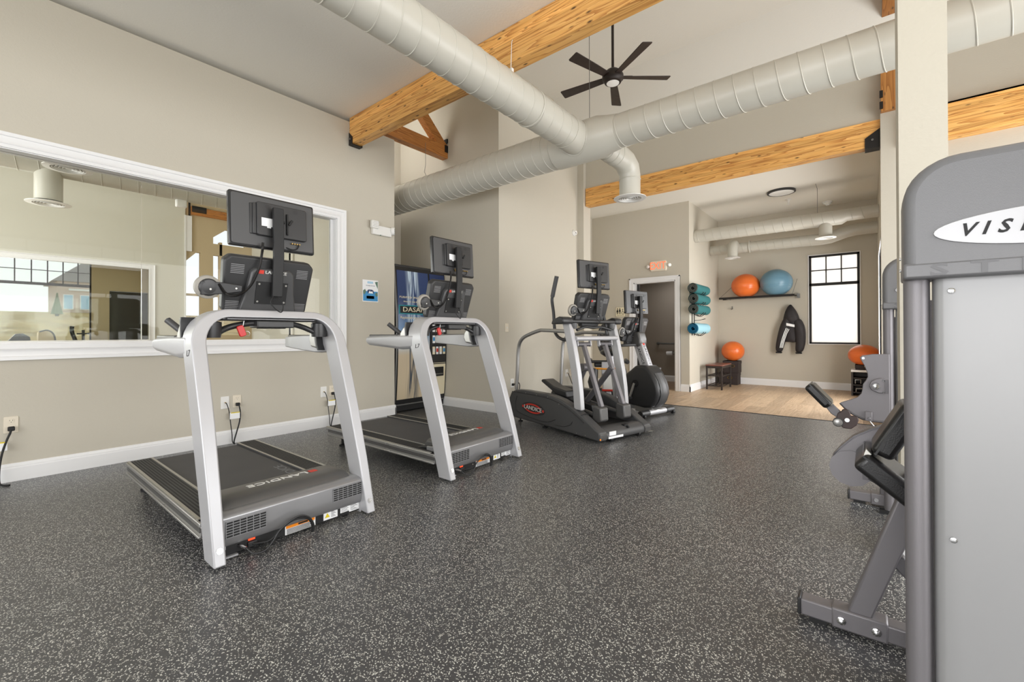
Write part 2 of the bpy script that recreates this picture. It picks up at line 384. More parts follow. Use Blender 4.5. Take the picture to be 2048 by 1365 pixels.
def smooth_path(pts, n=6):
    P = [Vector(p) for p in pts]; P = [P[0]*2-P[1]] + P + [P[-1]*2-P[-2]]; out = []
    for i in range(1, len(P)-2):
        a, b, c, d = P[i-1:i+3]
        for k in range(n):
            t = k/n; out.append(.5*((2*b)+(c-a)*t+(2*a-5*b+4*c-d)*t*t+(3*b-a-3*c+d)*t**3))
    out.append(P[-2]); return out
# ------------------------------------------------------------------ the room shell
XL, XC, YR, XB, YB = -4.665, -3.69, 4.28, -5.74, 9.74       # left wall, column face, recess side wall, recess back wall, rear wall
YF, XR, ZC, ZV = -3.3, 2.8, 3.535, 4.57
f = struct(MB().box(-5.8, XR, YF, 6.27, -.1, 0).build('floor', rubber))
f = struct(MB().box(-4.6, XR, 6.275, YB+.1, -.1, -.006).build('floor_back', black_m))
me = None; k = 0
px_w = .178
for i in range(int((XR+4.5)/px_w)+1):
    x0 = -4.5+i*px_w; y = 6.28-random.random()*1.1
    if x0 > .12: break
    while y < YB:
        y0, y1 = max(y, 6.28), min(y+1.22, YB); y += 1.22
        if y1-y0 < .04: continue
        o = MB().box(x0+.0008, x0+px_w-.0008, y0+.0008, y1-.0008, -.0055, 0).build('plank', plank_m, f)
struct(MB().box(.2, XR, 6.28, YB, -.006, 0).build('floor_side', plank_m))
struct(MB().box(-4.6, XR, 6.262, 6.282, -.004, .004).build('trim_1', black_m))

def wall(name, m=paint, *boxes):
    b = MB()
    for q in boxes: b.box(*q)
    return struct(b.build(name, m))
# left wall with the long interior window
W0, W1, H0, H1 = -2.6, 2.600, .955, 2.333
wl = wall('wall_left', paint, (-4.81, XL, YF, 3.38, 0, H0), (-4.81, XL, YF, 3.38, H1, 3.49), (-4.81, XL, YF, W0, H0, H1), (-4.81, XL, W1, 3.38, H0, H1))
PX = Matrix(((0, 0, 1, XL), (1, 0, 0, 0), (0, 1, 0, 0), (0, 0, 0, 1)))
cas = [(0, 0), (0, .017), (.022, .017), (.028, .022), (.05, .012), (.078, .014), (.083, .024), (.106, .027), (.108, 0)]
wf = struct(MB().loopframe(cas, PX, W0, W1, H0, H1).build('window_1', white, smooth=30))
MB().box(-4.80, XL+.002, W0, W1, H0-.012, H0+.006).box(-4.80, XL+.002, W0, W1, H1-.006, H1+.012).box(-4.80, XL+.002, W1-.006, W1+.012, H0, H1).box(-4.80, XL+.002, W0-.012, W0+.006, H0, H1).build('jamb', white, wf)
MB().box(-4.765, -4.735, W1-.034, W1-.006, H0+.006, H1-.006).box(-4.765, -4.735, W0, W1, H0+.006, H0+.02).build('glazing_bead', white, wf)
for a, c_ in ((W0+.01, -.75), (-.746, .899), (.903, W1-.034)):
    MB().box(-4.754, -4.746, a, c_, H0+.01, H1-.006).build('pane', glass, wf)
# other walls
wall('wall_recess', paint, (-5.85, XB, 2.6, YR+.05, 0, ZV+.1))
wall('wall_recess_front', paint, (-5.8, -4.815, 2.62, 2.74, 0, 4.6), (-5.8, -4.82, 2.74, 3.37, 0, 3.40))
wall('wall_column', paint, (-5.8, XC, YR, 6.25, 0, ZV+.03), (-5.8, -3.575, 6.25, 6.47, 0, ZV))
wall('wall_header', paint, (-3.575, XR, 6.33, 6.46, 3.37, ZV))
wall('wall_side', paint, (.28, XR, 6.33, 6.46, 0, 3.4))
wall('wall_rear_left', paint, (-4.45, -4.3, 6.47, 7.85, 0, 3.33))
D0, D1, DH = -3.425, -2.645, 1.965
wall('wall_door', paint, (-4.45, D0, 7.85, 7.97, 0, 3.33), (D1, -2.41, 7.85, 7.97, 0, 3.33), (D0, D1, 7.85, 7.97, DH, 3.33))
wall('wall_mats', paint, (-2.53, -2.41, 7.97, YB+.12, 0, 3.33))
V0, V1, VH0, VH1 = -.848, -.112, .818, 2.435
wall('wall_back', paint, (-2.53, V0, YB, YB+.14, 0, 3.33), (V1, .28, YB, YB+.14, 0, 3.33), (V0, V1, YB, YB+.14, 0, VH0), (V0, V1, YB, YB+.14, VH1, 3.33))
wall('wall_rear_right', paint, (.128, .27, 6.46, 6.9, 0, 3.4), (.128, .27, 8.35, YB, 0, 3.4), (.128, .27, 6.9, 8.35, 2.15, 3.4))
struct(MB().box(.118, .28, 6.86, 6.9, 0, 2.19).box(.118, .28, 8.35, 8.39, 0, 2.19).box(.118, .28, 6.86, 8.39, 2.15, 2.19).build('trim_2', white))
wall('pillar_rear', paint, (.113, .275, 6.26, 6.46, 0, 3.42))
wall('pillar_front', paint, (.111, .272, 2.66, 2.90, 0, 3.2))
for n in ('pillar_rear', 'pillar_front'):
    bpy.data.objects[n].name = n.replace('pillar', 'wall_pillar')
# right wall and front wall, behind and beside the camera, with their window openings
wall('wall_right', paint, (XR, XR+.15, YF, -.4, 0, ZV), (XR, XR+.15, 6.3, 6.46, 0, ZV), (XR, XR+.15, -.4, 6.3, 0, .35), (XR, XR+.15, -.4, 6.3, 2.9, ZV), (XR, XR+.15, 2.75, 2.95, .35, 2.9))
wall('wall_front', paint, (-4.8, -3.9, YF-.15, YF, 0, ZC), (2.5, XR, YF-.15, YF, 0, ZC), (-3.9, 2.5, YF-.15, YF, 0, .3), (-3.9, 2.5, YF-.15, YF, 3.05, ZC))
# ceilings
struct(MB().box(-4.82, XR+.1, YF-.1, 2.80, ZC, ZC+.08).build('ceiling_front', ceil))
struct(MB().yz([(2.80, 3.535), (2.80, 3.62), (2.72, 4.0), (3.38, ZV+.08), (5.55, ZV+.08), (6.40, 3.98), (6.40, 3.90), (5.55, ZV), (3.42, ZV), (2.80, 4.02), (2.86, 3.535)], -5.8, XR+.1).build('ceiling_vault', ceil))
struct(MB().box(-4.5, XR, 6.40, YB+.1, 3.32, 3.40).build('ceiling_back', ceil))
# baseboards
bbp = [(0, 0), (.016, 0), (.016, .092), (.013, .098), (.013, .106), (.009, .112), (.006, .124), (0, .126)]
def base(name, a, b_, nrm):
    a, b_ = Vector((a[0], a[1], 0)), Vector((b_[0], b_[1], 0)); n = Vector((nrm[0], nrm[1], 0)); l = (b_-a).length
    M = Matrix(((n.x, 0, (b_-a).x/l, a.x), (n.y, 0, (b_-a).y/l, a.y), (0, 1, 0, 0), (0, 0, 0, 1)))
    return struct(MB().prism(bbp, 0, l, M).build(name, white))
base('baseboard_left', (XL, YF), (XL, 3.394), (1, 0)); base('baseboard_left_end', (-4.81, 3.38), (XL+.016, 3.38), (0, 1))
base('baseboard_recess', (XB, YR), (XC+.016, YR), (0, -1)); base('baseboard_column', (XC, YR-.016), (XC, 6.25), (1, 0))
base('baseboard_recess_back', (XB, 3.38), (XB, YR), (1, 0)); base('baseboard_door_left', (-4.3, 7.85), (D0-.09, 7.85), (0, -1))
base('baseboard_door_right', (D1+.085, 7.85), (-2.394, 7.85), (0, -1)); base('baseboard_mats', (-2.41, 7.834), (-2.41, YB), (1, 0))
base('baseboard_back', (-2.41, YB), (.128, YB), (0, -1)); base('baseboard_pillar', (.095, 2.66), (.288, 2.66), (0, -1)); base('baseboard_pillar_side', (.111, 2.644), (.111, 2.90), (-1, 0))
base('baseboard_side', (.28, 6.33), (XR, 6.33), (0, -1)); base('baseboard_column_step', (XC, 6.25), (-3.559, 6.25), (0, -1)); base('baseboard_column_end', (-3.575, 6.234), (-3.575, 6.47), (1, 0))
# doorway to the hall
pr = [(0, 0), (0, .014), (.05, .016), (.058, .022), (.078, .022), (.082, 0)]
b = MB(); M_ = Matrix(((1, 0, 0, 0), (0, 0, -1, 7.85), (0, 1, 0, 0), (0, 0, 0, 1)))
for o_, n_ in ((D0, -1), (D1, 1)): b.box(min(o_, o_+n_*.08), max(o_, o_+n_*.08), 7.833, 7.851, 0, DH+.078).box(min(o_+n_*.058, o_+n_*.08), max(o_+n_*.058, o_+n_*.08), 7.826, 7.851, 0, DH+.078)
b.box(D0, D1, 7.833, 7.851, DH, DH+.08).box(D0-.08, D1+.08, 7.826, 7.851, DH+.058, DH+.08)
b.box(D0, D0+.02, 7.85, 7.97, 0, DH).box(D1-.02, D1, 7.85, 7.97, 0, DH).box(D0, D1, 7.85, 7.97, DH-.02, DH)
dfm = struct(b.build('door_1', white))
MB().box(D0+.018, D0+.05, 7.96, 8.02, .0, DH-.01).build('door_stop', steel_b, dfm)
b = MB()
for z in (.3, 1.05, 1.72): b.box(D1-.026, D1-.019, 7.90, 7.935, z-.045, z+.045)
b.build('hinge', chrome, dfm)
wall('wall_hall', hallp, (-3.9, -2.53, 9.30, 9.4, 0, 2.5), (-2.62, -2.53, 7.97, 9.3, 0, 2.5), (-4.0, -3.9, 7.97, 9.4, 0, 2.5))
struct(MB().box(-4.0, -2.5, 7.97, 9.4, 2.4, 2.46).build('ceiling_hall', ceil))
base('baseboard_hall', (-3.9, 9.30), (-2.62, 9.30), (0, -1))
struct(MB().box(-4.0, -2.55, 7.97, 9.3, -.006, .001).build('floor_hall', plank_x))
# rear window: black frame, six clear panes over one frosted pane
w2 = struct(MB().loopframe([(0, 0), (0, .02), (.012, .02), (.012, 0)], Matrix(((1, 0, 0, 0), (0, 0, -1, YB+.001), (0, 1, 0, 0), (0, 0, 0, 1))), V0, V1, VH0, VH1).build('window_2', white))
b = MB(); t = .035; yy = (YB+.01, YB+.05); zm = 1.905
b.box(V0, V0+t, *yy, VH0, VH1).box(V1-t, V1, *yy, VH0, VH1).box(V0, V1, *yy, VH1-t, VH1).box(V0, V1, *yy, VH0, VH0+.028).box(V0, V1, *yy, zm-.026, zm+.022)
b.build('window_frame', steel_b, w2)
cw = (V1-V0-2*t)/3
b = MB()
for i in (1, 2): b.box(V0+t+i*cw-.008, V0+t+i*cw+.008, YB+.018, YB+.045, zm, VH1-t)
b.box(V0+t, V1-t, YB+.018, YB+.045, 2.152, 2.168).build('muntin', steel_b, w2)
for i in range(3):
    for z0, z1 in ((zm+.022, 2.152), (2.168, VH1-t)): MB().box(V0+t+i*cw+.008*(i > 0), V0+t+(i+1)*cw-.008*(i < 2), YB+.028, YB+.034, z0, z1).build('pane', frost, w2)
MB().box(V0+t, V1-t, YB+.028, YB+.034, VH0+.028, zm-.026).build('pane', frost, w2, label='large frosted lower pane')
# windows in the right and front walls (beside and behind the camera)
k = 3
for (y0, y1) in ((-.4, 2.75), (2.95, 6.3)):
    b = MB(); b.box(XR+.04, XR+.09, y0, y0+.06, .35, 2.9).box(XR+.04, XR+.09, y1-.06, y1, .35, 2.9).box(XR+.04, XR+.09, y0, y1, .35, .41).box(XR+.04, XR+.09, y0, y1, 2.84, 2.9).box(XR+.04, XR+.09, y0, y1, 2.2, 2.25)
    for i in range(1, 6): b.box(XR+.05, XR+.08, y0+(y1-y0)*i/6-.01, y0+(y1-y0)*i/6+.01, 2.25, 2.84)
    b.box(XR+.05, XR+.08, y0, y1, 2.53, 2.55); struct(b.build('window_%d' % k, steel_b)); k += 1
b = MB()
for i in range(5): x = -3.9+6.4*i/4; b.box(x-.03, x+.03, YF-.09, YF-.04, .3, 3.05)
b.box(-3.9, 2.5, YF-.09, YF-.04, 2.3, 2.36); struct(b.build('window_%d' % k, steel_b))

# ------------------------------------------------------------------ timber beams
def glulam_beam(label, x0, x1, y0, y1, z0, z1, n):
    t = thing('timber_beam', ((x0+x1)/2, (y0+y1)/2, z0), label, 'beam', 'glulam beams')
    h = (z1-z0)/n
    for i in range(n):
        e = .0012 if i % 2 else 0
        MB().box(x0, x1, y0+e, y1-e, z0+i*h, z0+(i+1)*h-.0008).build('lamination', glulam, t)
    return t
def bracket(t, x0, x1, y0, y1, z0, zt, flip):      # steel seat: two side cheeks with a cut corner and a bottom plate
    pts = [(x0, z0), (x1, z0), (x1, z0+(zt-z0)*.55), (x0, zt)] if not flip else [(x1, z0), (x0, z0), (x0, z0+(zt-z0)*.55), (x1, zt)]
    o = MB().xz(pts, y0-.008, y0).xz(pts, y1, y1+.008).box(x0, x1, y0-.008, y1+.008, z0-.01, z0+.0).build('bracket', steel_b, t)
    b = MB()
    xm = (x0+x1)/2; b.disc(face_my((xm, y0-.008, z0+(zt-z0)*.4)), .012, 0, .012, 8)
    MB.build(b, 'bolt', steelgrey, o)
b1 = glulam_beam('long glulam beam under the ceiling above the two treadmills', XL+.005, XR, 2.758, 2.878, 3.228, 3.532, 8)
bracket(b1, XL+.002, XL+.07, 2.758, 2.878, 3.218, 3.36, False)
b2 = glulam_beam('glulam beam above the opening to the exercise ball room', -3.565, .112, 6.30, 6.425, 3.091, 3.378, 7)
bracket(b2, -.02, .110, 6.30, 6.425, 3.085, 3.28, True)
glulam_beam('glulam beam beyond the front pillar, partly behind the near strength tower', .276, XR, 6.20, 6.329, 3.0, 3.335, 8)
# truss over the vending recess, in the plane of the left wall
t = thing('roof_truss', (-4.70, 3.6, 3.522), 'dark stained timber truss high above the vending machine', 'truss', 'timber trusses')
MB().box(-4.755, -4.645, 2.885, YR-.004, 3.522, 3.70).build('bottom_chord', timber, t)
def chord(t, p, q, w, x0, x1, nm, m):
    p, q = Vector((0, *p)), Vector((0, *q)); d = (q-p).normalized(); n = Vector((0, -d.z, d.y))*w
    pts = [p, q, q+n, p+n]; MB().yz([(v.y, v.z) for v in pts], x0, x1).build(nm, m, t)
chord(t, (YR-.004, 3.70), (3.50, 4.42), .13, -4.75, -4.65, 'top_chord', timber)
chord(t, (2.90, 3.95), (3.42, 4.44), .13, -4.75, -4.65, 'top_chord', timber)
MB().box(-4.76, -4.64, YR-.062, YR-.003, 3.60, 3.70).box(-4.76, -4.64, YR-.022, YR-.003, 3.74, 3.80).build('steel_plate', steel_b, t)
t = thing('roof_truss', (.2, 4.6, 3.42), 'timber truss seen edge on above the far pillar', 'truss', 'timber trusses')
MB().box(.118, .262, 6.20, 6.329, 3.42, 4.55).build('post', timber_z, t)
MB().box(.125, .262, 2.885, 6.20, 4.28, 4.50).build('top_chord', timber, t)
b = MB()
for z in (3.48, 3.60, 3.98, 4.12, 4.25): b.box(.106, .135, 6.17, 6.20, z-.035, z+.035)
b.build('steel_plate', steel_b, t)

# ------------------------------------------------------------------ ducts
def spiral(b, p, q, r, pitch):      # one continuous helical lock seam
    p, q = Vector(p), Vector(q); d = q-p; l = d.length; d.normalize(); u = d.orthogonal().normalized(); w = d.cross(u); n = int(l/pitch)
    return b.tube([p+d*(pitch*(i/36))+u*(r*math.cos(2*math.pi*i/36))+w*(r*math.sin(2*math.pi*i/36)) for i in range(n*36+1)], .0042, 5)
def pipe(b, pts, r, seg=40): return b.tube(pts, r, seg)
ZD = 2.925
XA = -2.2
d1 = thing('air_duct', (-1, 3.83, ZD), 'large round spiral duct with overhead tee and down-turned diffuser, crossing the main room', 'duct')
pipe(MB(), [(-5.735, 3.83, ZD), (-2.28, 3.83, ZD)], .188).build('duct_body', duct, d1, smooth=30)
b = MB(); spiral(b, (-5.7, 3.83, ZD), (-2.45, 3.83, ZD), .188, .118); b.build('seam_rib', duct, d1, smooth=40)
pipe(MB(), [(-2.5, 3.83, ZD), (-2.49, 3.83, ZD), (-2.0, 3.83, ZD), (-1.90, 3.83, ZD), (-1.80, 3.83, ZD)], [.19, .196, .196, .17, .154]).build('reducer', duct, d1, smooth=30)
pipe(MB(), [(-1.9, 3.83, ZD), (XR-.05, 3.83, ZD)], .150).build('duct_body', duct, d1, smooth=30)
b = MB(); spiral(b, (-1.84, 3.83, ZD), (XR-.1, 3.83, ZD), .150, .142); b.build('seam_rib', duct, d1, smooth=40)
pipe(MB(), [(XA, 3.5, ZD), (XA, 3.62, ZD), (XA, 3.72, ZD)], [.152, .156, .158]).build('tee_collar', duct, d1, smooth=30)
MB().tube([(XA+.16*math.cos(2*math.pi*k/40), 3.83-math.sqrt(max(0, .198**2-(.16*math.sin(2*math.pi*k/40))**2)), ZD+.16*math.sin(2*math.pi*k/40)) for k in range(40)], .006, 6, closed=True).build('saddle_seam', duct, d1, smooth=40)
d2 = d1
pipe(MB(), [(XA, YF+.05, ZD), (XA, 3.66, ZD)], .147).build('duct_body', duct, d2, smooth=30)
b = MB(); spiral(b, (XA, YF, ZD), (XA, 3.56, ZD), .147, .142); b.build('seam_rib', duct, d2, smooth=40)
MB().tube([(XA+.150*math.cos(2*math.pi*k/40), 2.96, ZD+.150*math.sin(2*math.pi*k/40)) for k in range(40)], .008, 6, closed=True).build('joint_collar', duct, d2, smooth=40)
def diffuser(parent, x, y, z, r, neck=None):
    MB().lathe([(r*.66, .022), (r*.70, .0), (r, .004), (r*1.0, .010), (r*.72, .026)], Matrix.Translation((x, y, z)), 36, True).build('diffuser_rim', white_plastic, parent, smooth=30)
    b = MB()
    for q in (.22, .36, .50, .62): b.lathe([(r*(q-.05), .022), (r*q, .002), (r*(q+.025), .002), (r*(q-.02), .022)], Matrix.Translation((x, y, z)), 28, True)
    b.lathe([(r*.10, .004), (r*.10, .02)], Matrix.Translation((x, y, z)), 20); b.build('diffuser_ring', white_plastic, parent, smooth=40)
    MB().disc(Matrix.Translation((x, y, z)), r*.66, .026, .03, 28).build('diffuser_throat', grille_d, parent)
# branch that leaves the tee away from the camera and turns down to a round diffuser
d3 = d1
br = [(-2.07, 3.90, ZD-.03), (-2.06, 4.40, ZD-.035), (-2.05, 4.49, ZD-.05), (-2.045, 4.555, ZD-.10), (-2.04, 4.59, ZD-.17), (-2.04, 4.595, 2.58)]
br = [(-2.05, 3.90, ZD-.02), (-2.04, 4.34, ZD-.03), (-2.03, 4.43, ZD-.05), (-2.02, 4.50, ZD-.105), (-2.015, 4.53, ZD-.18), (-2.015, 4.53, 2.51)]
pipe(MB(), br, [.118]*4+[.112, .112]).build('duct_body', duct, d3, smooth=50)
b = MB(); spiral(b, br[0], br[1], .118, .10)
for p_, r_ in ((br[2], .119), (br[3], .119)): pass
b.build('seam_rib', duct, d3, smooth=40); b = MB(); b.tube([(-2.015+.113*math.cos(2*math.pi*k/40), 4.53+.113*math.sin(2*math.pi*k/40), 2.70) for k in range(40)], .005, 6, closed=True); b.build('elbow_rib', duct, d3, smooth=40)
diffuser(d3, -2.015, 4.53, 2.492, .172)
# back room ducts
zb = H+8.2*math.tan(R(11.88)); rb_ = 8.2*math.sin(R(.76))
d4 = thing('air_duct', (-1, 8.2, zb), 'nearer of two small ducts under the back room ceiling', 'duct')
pipe(MB(), [(-2.405, 8.2, zb), (-.30, 8.2, zb), (-.24, 8.2, zb+.02), (.126, 8.2, zb+.02)], [rb_, rb_, rb_*.82, rb_*.82], 32).build('duct_body', duct, d4, smooth=30)
b = MB(); spiral(b, (-2.4, 8.2, zb), (-.3, 8.2, zb), rb_, .13); b.build('seam_rib', duct, d4, smooth=40); b = MB(); spiral(b, (-.24, 8.2, zb+.02), (.12, 8.2, zb+.02), rb_*.82, .13); b.build('seam_rib', duct, d4, smooth=40)
pipe(MB(), [(-.50, 8.2, zb-.08), (-.50, 8.2, 2.48)], .085, 24).build('drop', duct, d4, smooth=30); diffuser(d4, -.50, 8.2, 2.46, .135)
zc_ = H+9.2*math.tan(R(9.92)); rc = 9.2*math.sin(R(.60))
d5 = thing('air_duct', (-1, 9.2, zc_), 'rear small duct with an offset bend beside the back room window', 'duct')
pipe(MB(), [(-2.405, 9.2, zc_), (-.62, 9.2, zc_-.01), (-.5, 9.2, zc_), (-.28, 9.2, zc_+.07), (-.15, 9.2, zc_+.09), (.126, 9.2, zc_+.09)], rc, 32).build('duct_body', duct, d5, smooth=40)
b = MB(); spiral(b, (-2.4, 9.2, zc_), (-.7, 9.2, zc_-.01), rc, .13); b.build('seam_rib', duct, d5, smooth=40); b = MB()
b.tube([(-1.72, 9.2+(rc+.008)*math.cos(2*math.pi*k/32), zc_+(rc+.008)*math.sin(2*math.pi*k/32)) for k in range(32)], .012, 6, closed=True); b.build('collar', duct, d5, smooth=40)
pipe(MB(), [(-1.96, 9.16, zc_+.02), (-1.96, 9.04, zc_+.05), (-1.96, 8.97, zc_+.02), (-1.96, 8.95, zc_-.05), (-1.96, 8.95, 2.43)], [.08, .088, .092, .088, .085], 24).build('drop', duct, d5, smooth=50); diffuser(d5, -1.96, 8.95, 2.41, .13)
# hanger cables
def cable(label, pts, r=.003, turn=None):
    o = MB().tube(pts, r, 6).build('hanger_cable', steelgrey if turn != 'w' else white_plastic); tag(o, label, 'cable', 'hanger cables'); return origin(o, pts[0])
cable('thin cable from the near face of the long beam to the overhead duct', [(XA-.02, 2.75, 3.40), (XA-.02, 2.74, 3.38), (XA, 2.70, ZD+.147)], .003, 'w')
t = bpy.data.objects['hanger_cable']; MB().box(XA-.02, XA+.02, 2.69, 2.715, ZD+.13, ZD+.21).build('clamp', white_plastic, t)
cable('thin cable from the ceiling down to the duct tee beside the fan', [(-2.12, 3.83, ZV), (-2.12, 3.83, ZD+.19)], .003)
cable('thin cable and turnbuckle from the timber truss to the duct in the recess', [(-4.62, 3.85, 3.60), (-4.62, 3.85, 3.30), (-4.62, 3.83, 3.2), (-4.60, 3.87, ZD+.186)], .003)
cable('looped wire hanger above the nearer back room duct', [(-.62, 8.2, 3.32), (-.60, 8.2, 3.24), (-.60, 8.2, zb+rb_)], .003)
# ------------------------------------------------------------------ console and screen shared by the cardio machines
def console(root, x, y, dz, fan=True):
    """x, y: centre of the console in the root's own axes; the screens face -x, their backs face +x"""
    def P(px, py, pz): return (x+px, y+py, pz+dz)
    T = lambda M: Matrix.Translation((x, y, dz)) @ M
    # console shell leaning back: local X across, local Y up the slope, local Z outward (+x)
    lean = R(17); M = T(frame((-.045, -.02, 1.30), (0, 1, 0), (math.sin(lean), 0, math.cos(lean))))
    hw, hb, hh = .236, .222, .158
    out = [(-hb+.02, -hh), (hb-.02, -hh), (hb, -hh+.02), (hw, hh-.03), (hw-.03, hh), (-hw+.03, hh), (-hw, hh-.03), (-hb, -hh+.02)]
    sh = MB().prism(out, -.03, .028, M).build('console_shell', black, root, True, smooth=40, bev=.012, seg=3)
    MB().prism([(p[0]*.9, p[1]*.86) for p in out], -.034, -.031, M).build('console_display', black_g, sh, True)
    b = MB(); bl = [(-.155, -hh+.002), (.155, -hh+.002), (.125, -.02), (.112, .085), (.09, .105), (-.09, .105), (-.112, .085), (-.125, -.02)]
    b.prism(bl, .02, .062, M); b.prism([(-.13, -hh), (.13, -hh), (.11, -hh-.05), (-.11, -hh-.05)], -.02, .05, M)
    b.build('mount_housing', char, root, True, smooth=40, bev=.01)
    b = MB()
    for sx in (-1, 1):
        for cx, cy in ((.17, .085), (.178, -.115)):
            for i in range(6): b.box(sx*cx-.032, sx*cx+.032, cy-.022+i*.009, cy-.0185+i*.009, .026, .0305, M)
    b.build('vent_slat', hood, root, True)
    b = MB(); b.box(-.082, .082, -.09, .035, .06, .066, M); b.build('mount_plate', black_m, root, True)
    b = MB()
    for q in ((-.07, .022), (.07, .022), (-.07, -.076), (.07, -.076)): b.disc(M @ Matrix.Translation((q[0], q[1], .066)), .0055, 0, .004, 8)
    b.build('screw', alu, root, True)
    MB().box(-.078, -.052, .078, .098, .062, .0645, M).build('red_logo', redlogo, root, True)
    b = MB(); b.text('LANDICE', .024, .001, M @ Matrix.Translation((.012, .088, .063)), sx=1.15); b.build('lettering', white_plastic, root, True)
    # pole: flat bar that rises, then bends to the screen
    b = MB(); pole = [(.03, -.005, 1.235), (.045, -.005, 1.40), (.052, -.005, 1.455), (.048, -.005, 1.60), (.044, -.005, 1.725)]
    for a, c in zip(pole[:-1], pole[1:]):
        a, c = Vector(P(*a)), Vector(P(*c)); b.xz([(a.x, a.z), (a.x+.022, a.z), (c.x+.022, c.z), (c.x, c.z)], a.y-.027, a.y+.027)
    b.build('screen_pole', black_m, root, True, bev=.003)
    # flat screen
    tl = R(-3); M2 = T(frame((-.005, 0, 1.648), (0, 1, 0), (math.sin(tl), 0, math.cos(tl))))
    tv = MB().prism(rrect(.456, .296, .012), -.03, .0, M2).build('screen', black_g, root, True, smooth=35, bev=.006)
    MB().prism(rrect(.425, .262, .01), -.032, -.029, M2).build('screen_glass', dark_door, tv, True)
    b = MB(); b.prism(rrect(.436, .276, .012), 0, .006, M2); b.build('screen_back', char, tv, True, bev=.004)
    b = MB(); b.prism(rrect(.27, .185, .012, .035, .012), .004, .03, M2); b.box(-.13, -.098, -.075, .095, .004, .012, M2).box(-.118, -.098, -.075, .095, .01, .02, M2); b.build('back_box', black, tv, True, bev=.004)
    MB().box(-.078, -.012, -.028, .018, .030, .0312, M2).box(-.05, -.03, -.036, -.028, .030, .0312, M2).build('rating_label', paper, tv, True)
    b = MB()
    for cx in (-.045, .105):
        for i in range(5):
            for j in range(5):
                if (i-2)**2+(j-2)**2 < 6: b.disc(M2 @ Matrix.Translation((cx+(i-2)*.006, .082+(j-2)*.005, .0302)), .0018, 0, .0005, 5)
    b.build('speaker_hole', black_m, tv, True)
    b = MB(); b.box(-.006, .03, -.06, .075, .03, .042, M2).box(.052, .062, -.06, .06, .03, .04, M2); b.rod(M2 @ Vector((.0, .0, .05)), M2 @ Vector((.035, .004, .05)), .008); b.rod(M2 @ Vector((.062, -.005, .045)), M2 @ Vector((.078, .025, .05)), .006)
    b.build('screen_bracket', black_m, root, True, bev=.002)
    b = MB()
    for q in ((.004, .066), (.022, .066), (.004, -.05), (.004, -.03)): b.disc(M2 @ Matrix.Translation((q[0], q[1], .042)), .0045, 0, .003, 8)
    for i in range(4): b.disc(M2 @ Matrix.Translation((.09+i*.014, -.10, .006)), .004, 0, .014, 8)
    b.rod(M2 @ Vector((-.006, -.092, .012)), M2 @ Vector((.004, -.112, .012)), .005)
    b.build('socket', brass, tv, True)
    c1 = [M2 @ Vector(v) for v in ((.06, -.125, .006), (.085, -.135, .02), (.115, -.128, .02), (.13, -.1, .016))]
    MB().tube(smooth_path(c1), .003, 6).build('short_lead', black_m, root, True, smooth=60)
    # side fan on an arm
    if fan:
        M3 = T(frame((-.0, -.325, 1.268), (0, 1, 0), (.15, 0, 1)))
        MB().lathe([(.02, -.01), (.055, -.006), (.06, .0), (.058, .02), (.052, .024)], M3, 28).build('fan_disc', khaki, root, True, smooth=40)
        MB().prism([(-.035, -.04), (.06, -.03), (.15, -.012), (.15, .022), (.06, .03), (-.035, .03)], .018, .034, M3).lathe([(.046, .02), (.042, .032), (.02, .036)], M3, 20).build('fan_arm', black, root, True, bev=.004)
        b = MB(); b.disc(M3 @ Matrix.Translation((.005, -.008, .034)), .005, 0, .003, 8); b.disc(M3 @ Matrix.Translation((.12, .004, .034)), .005, 0, .003, 8); b.build('screw', alu, root, True)
    # coiled lead from the screen to the fan
    pts = smooth_path([P(.035, -.075, 1.525), P(.05, -.085, 1.47), P(.045, -.10, 1.38), P(.04, -.14, 1.285), P(.04, -.20, 1.232), P(.04, -.25, 1.235), P(.035, -.285, 1.285)], 8)
    MB().tube(pts, .0045, 8).build('coiled_lead', black_m, root, True, smooth=60)
    b = MB(); n = 0
    for i in range(0, len(pts)-1):
        d = (pts[i+1]-pts[i]); u = d.normalized().orthogonal().normalized(); w = d.normalized().cross(u)
        for h in (0, .25, .5, .75):
            c = pts[i]+d*h; b.tube([c+u*.0055*math.cos(a*math.pi/4)+w*.0055*math.sin(a*math.pi/4) for a in range(8)], .0016, 4, closed=True)
    b.build('lead_coil', steel_b, root, True, smooth=60)
    l = smooth_path([P(.055, -.03, 1.235), P(.06, -.045, 1.20), P(.062, -.02, 1.165), P(.06, .012, 1.15), P(.055, .022, 1.19), P(.05, .0, 1.235)])
    MB().tube(l, .003, 6).build('hanging_lead', black_m, root, True, smooth=60)

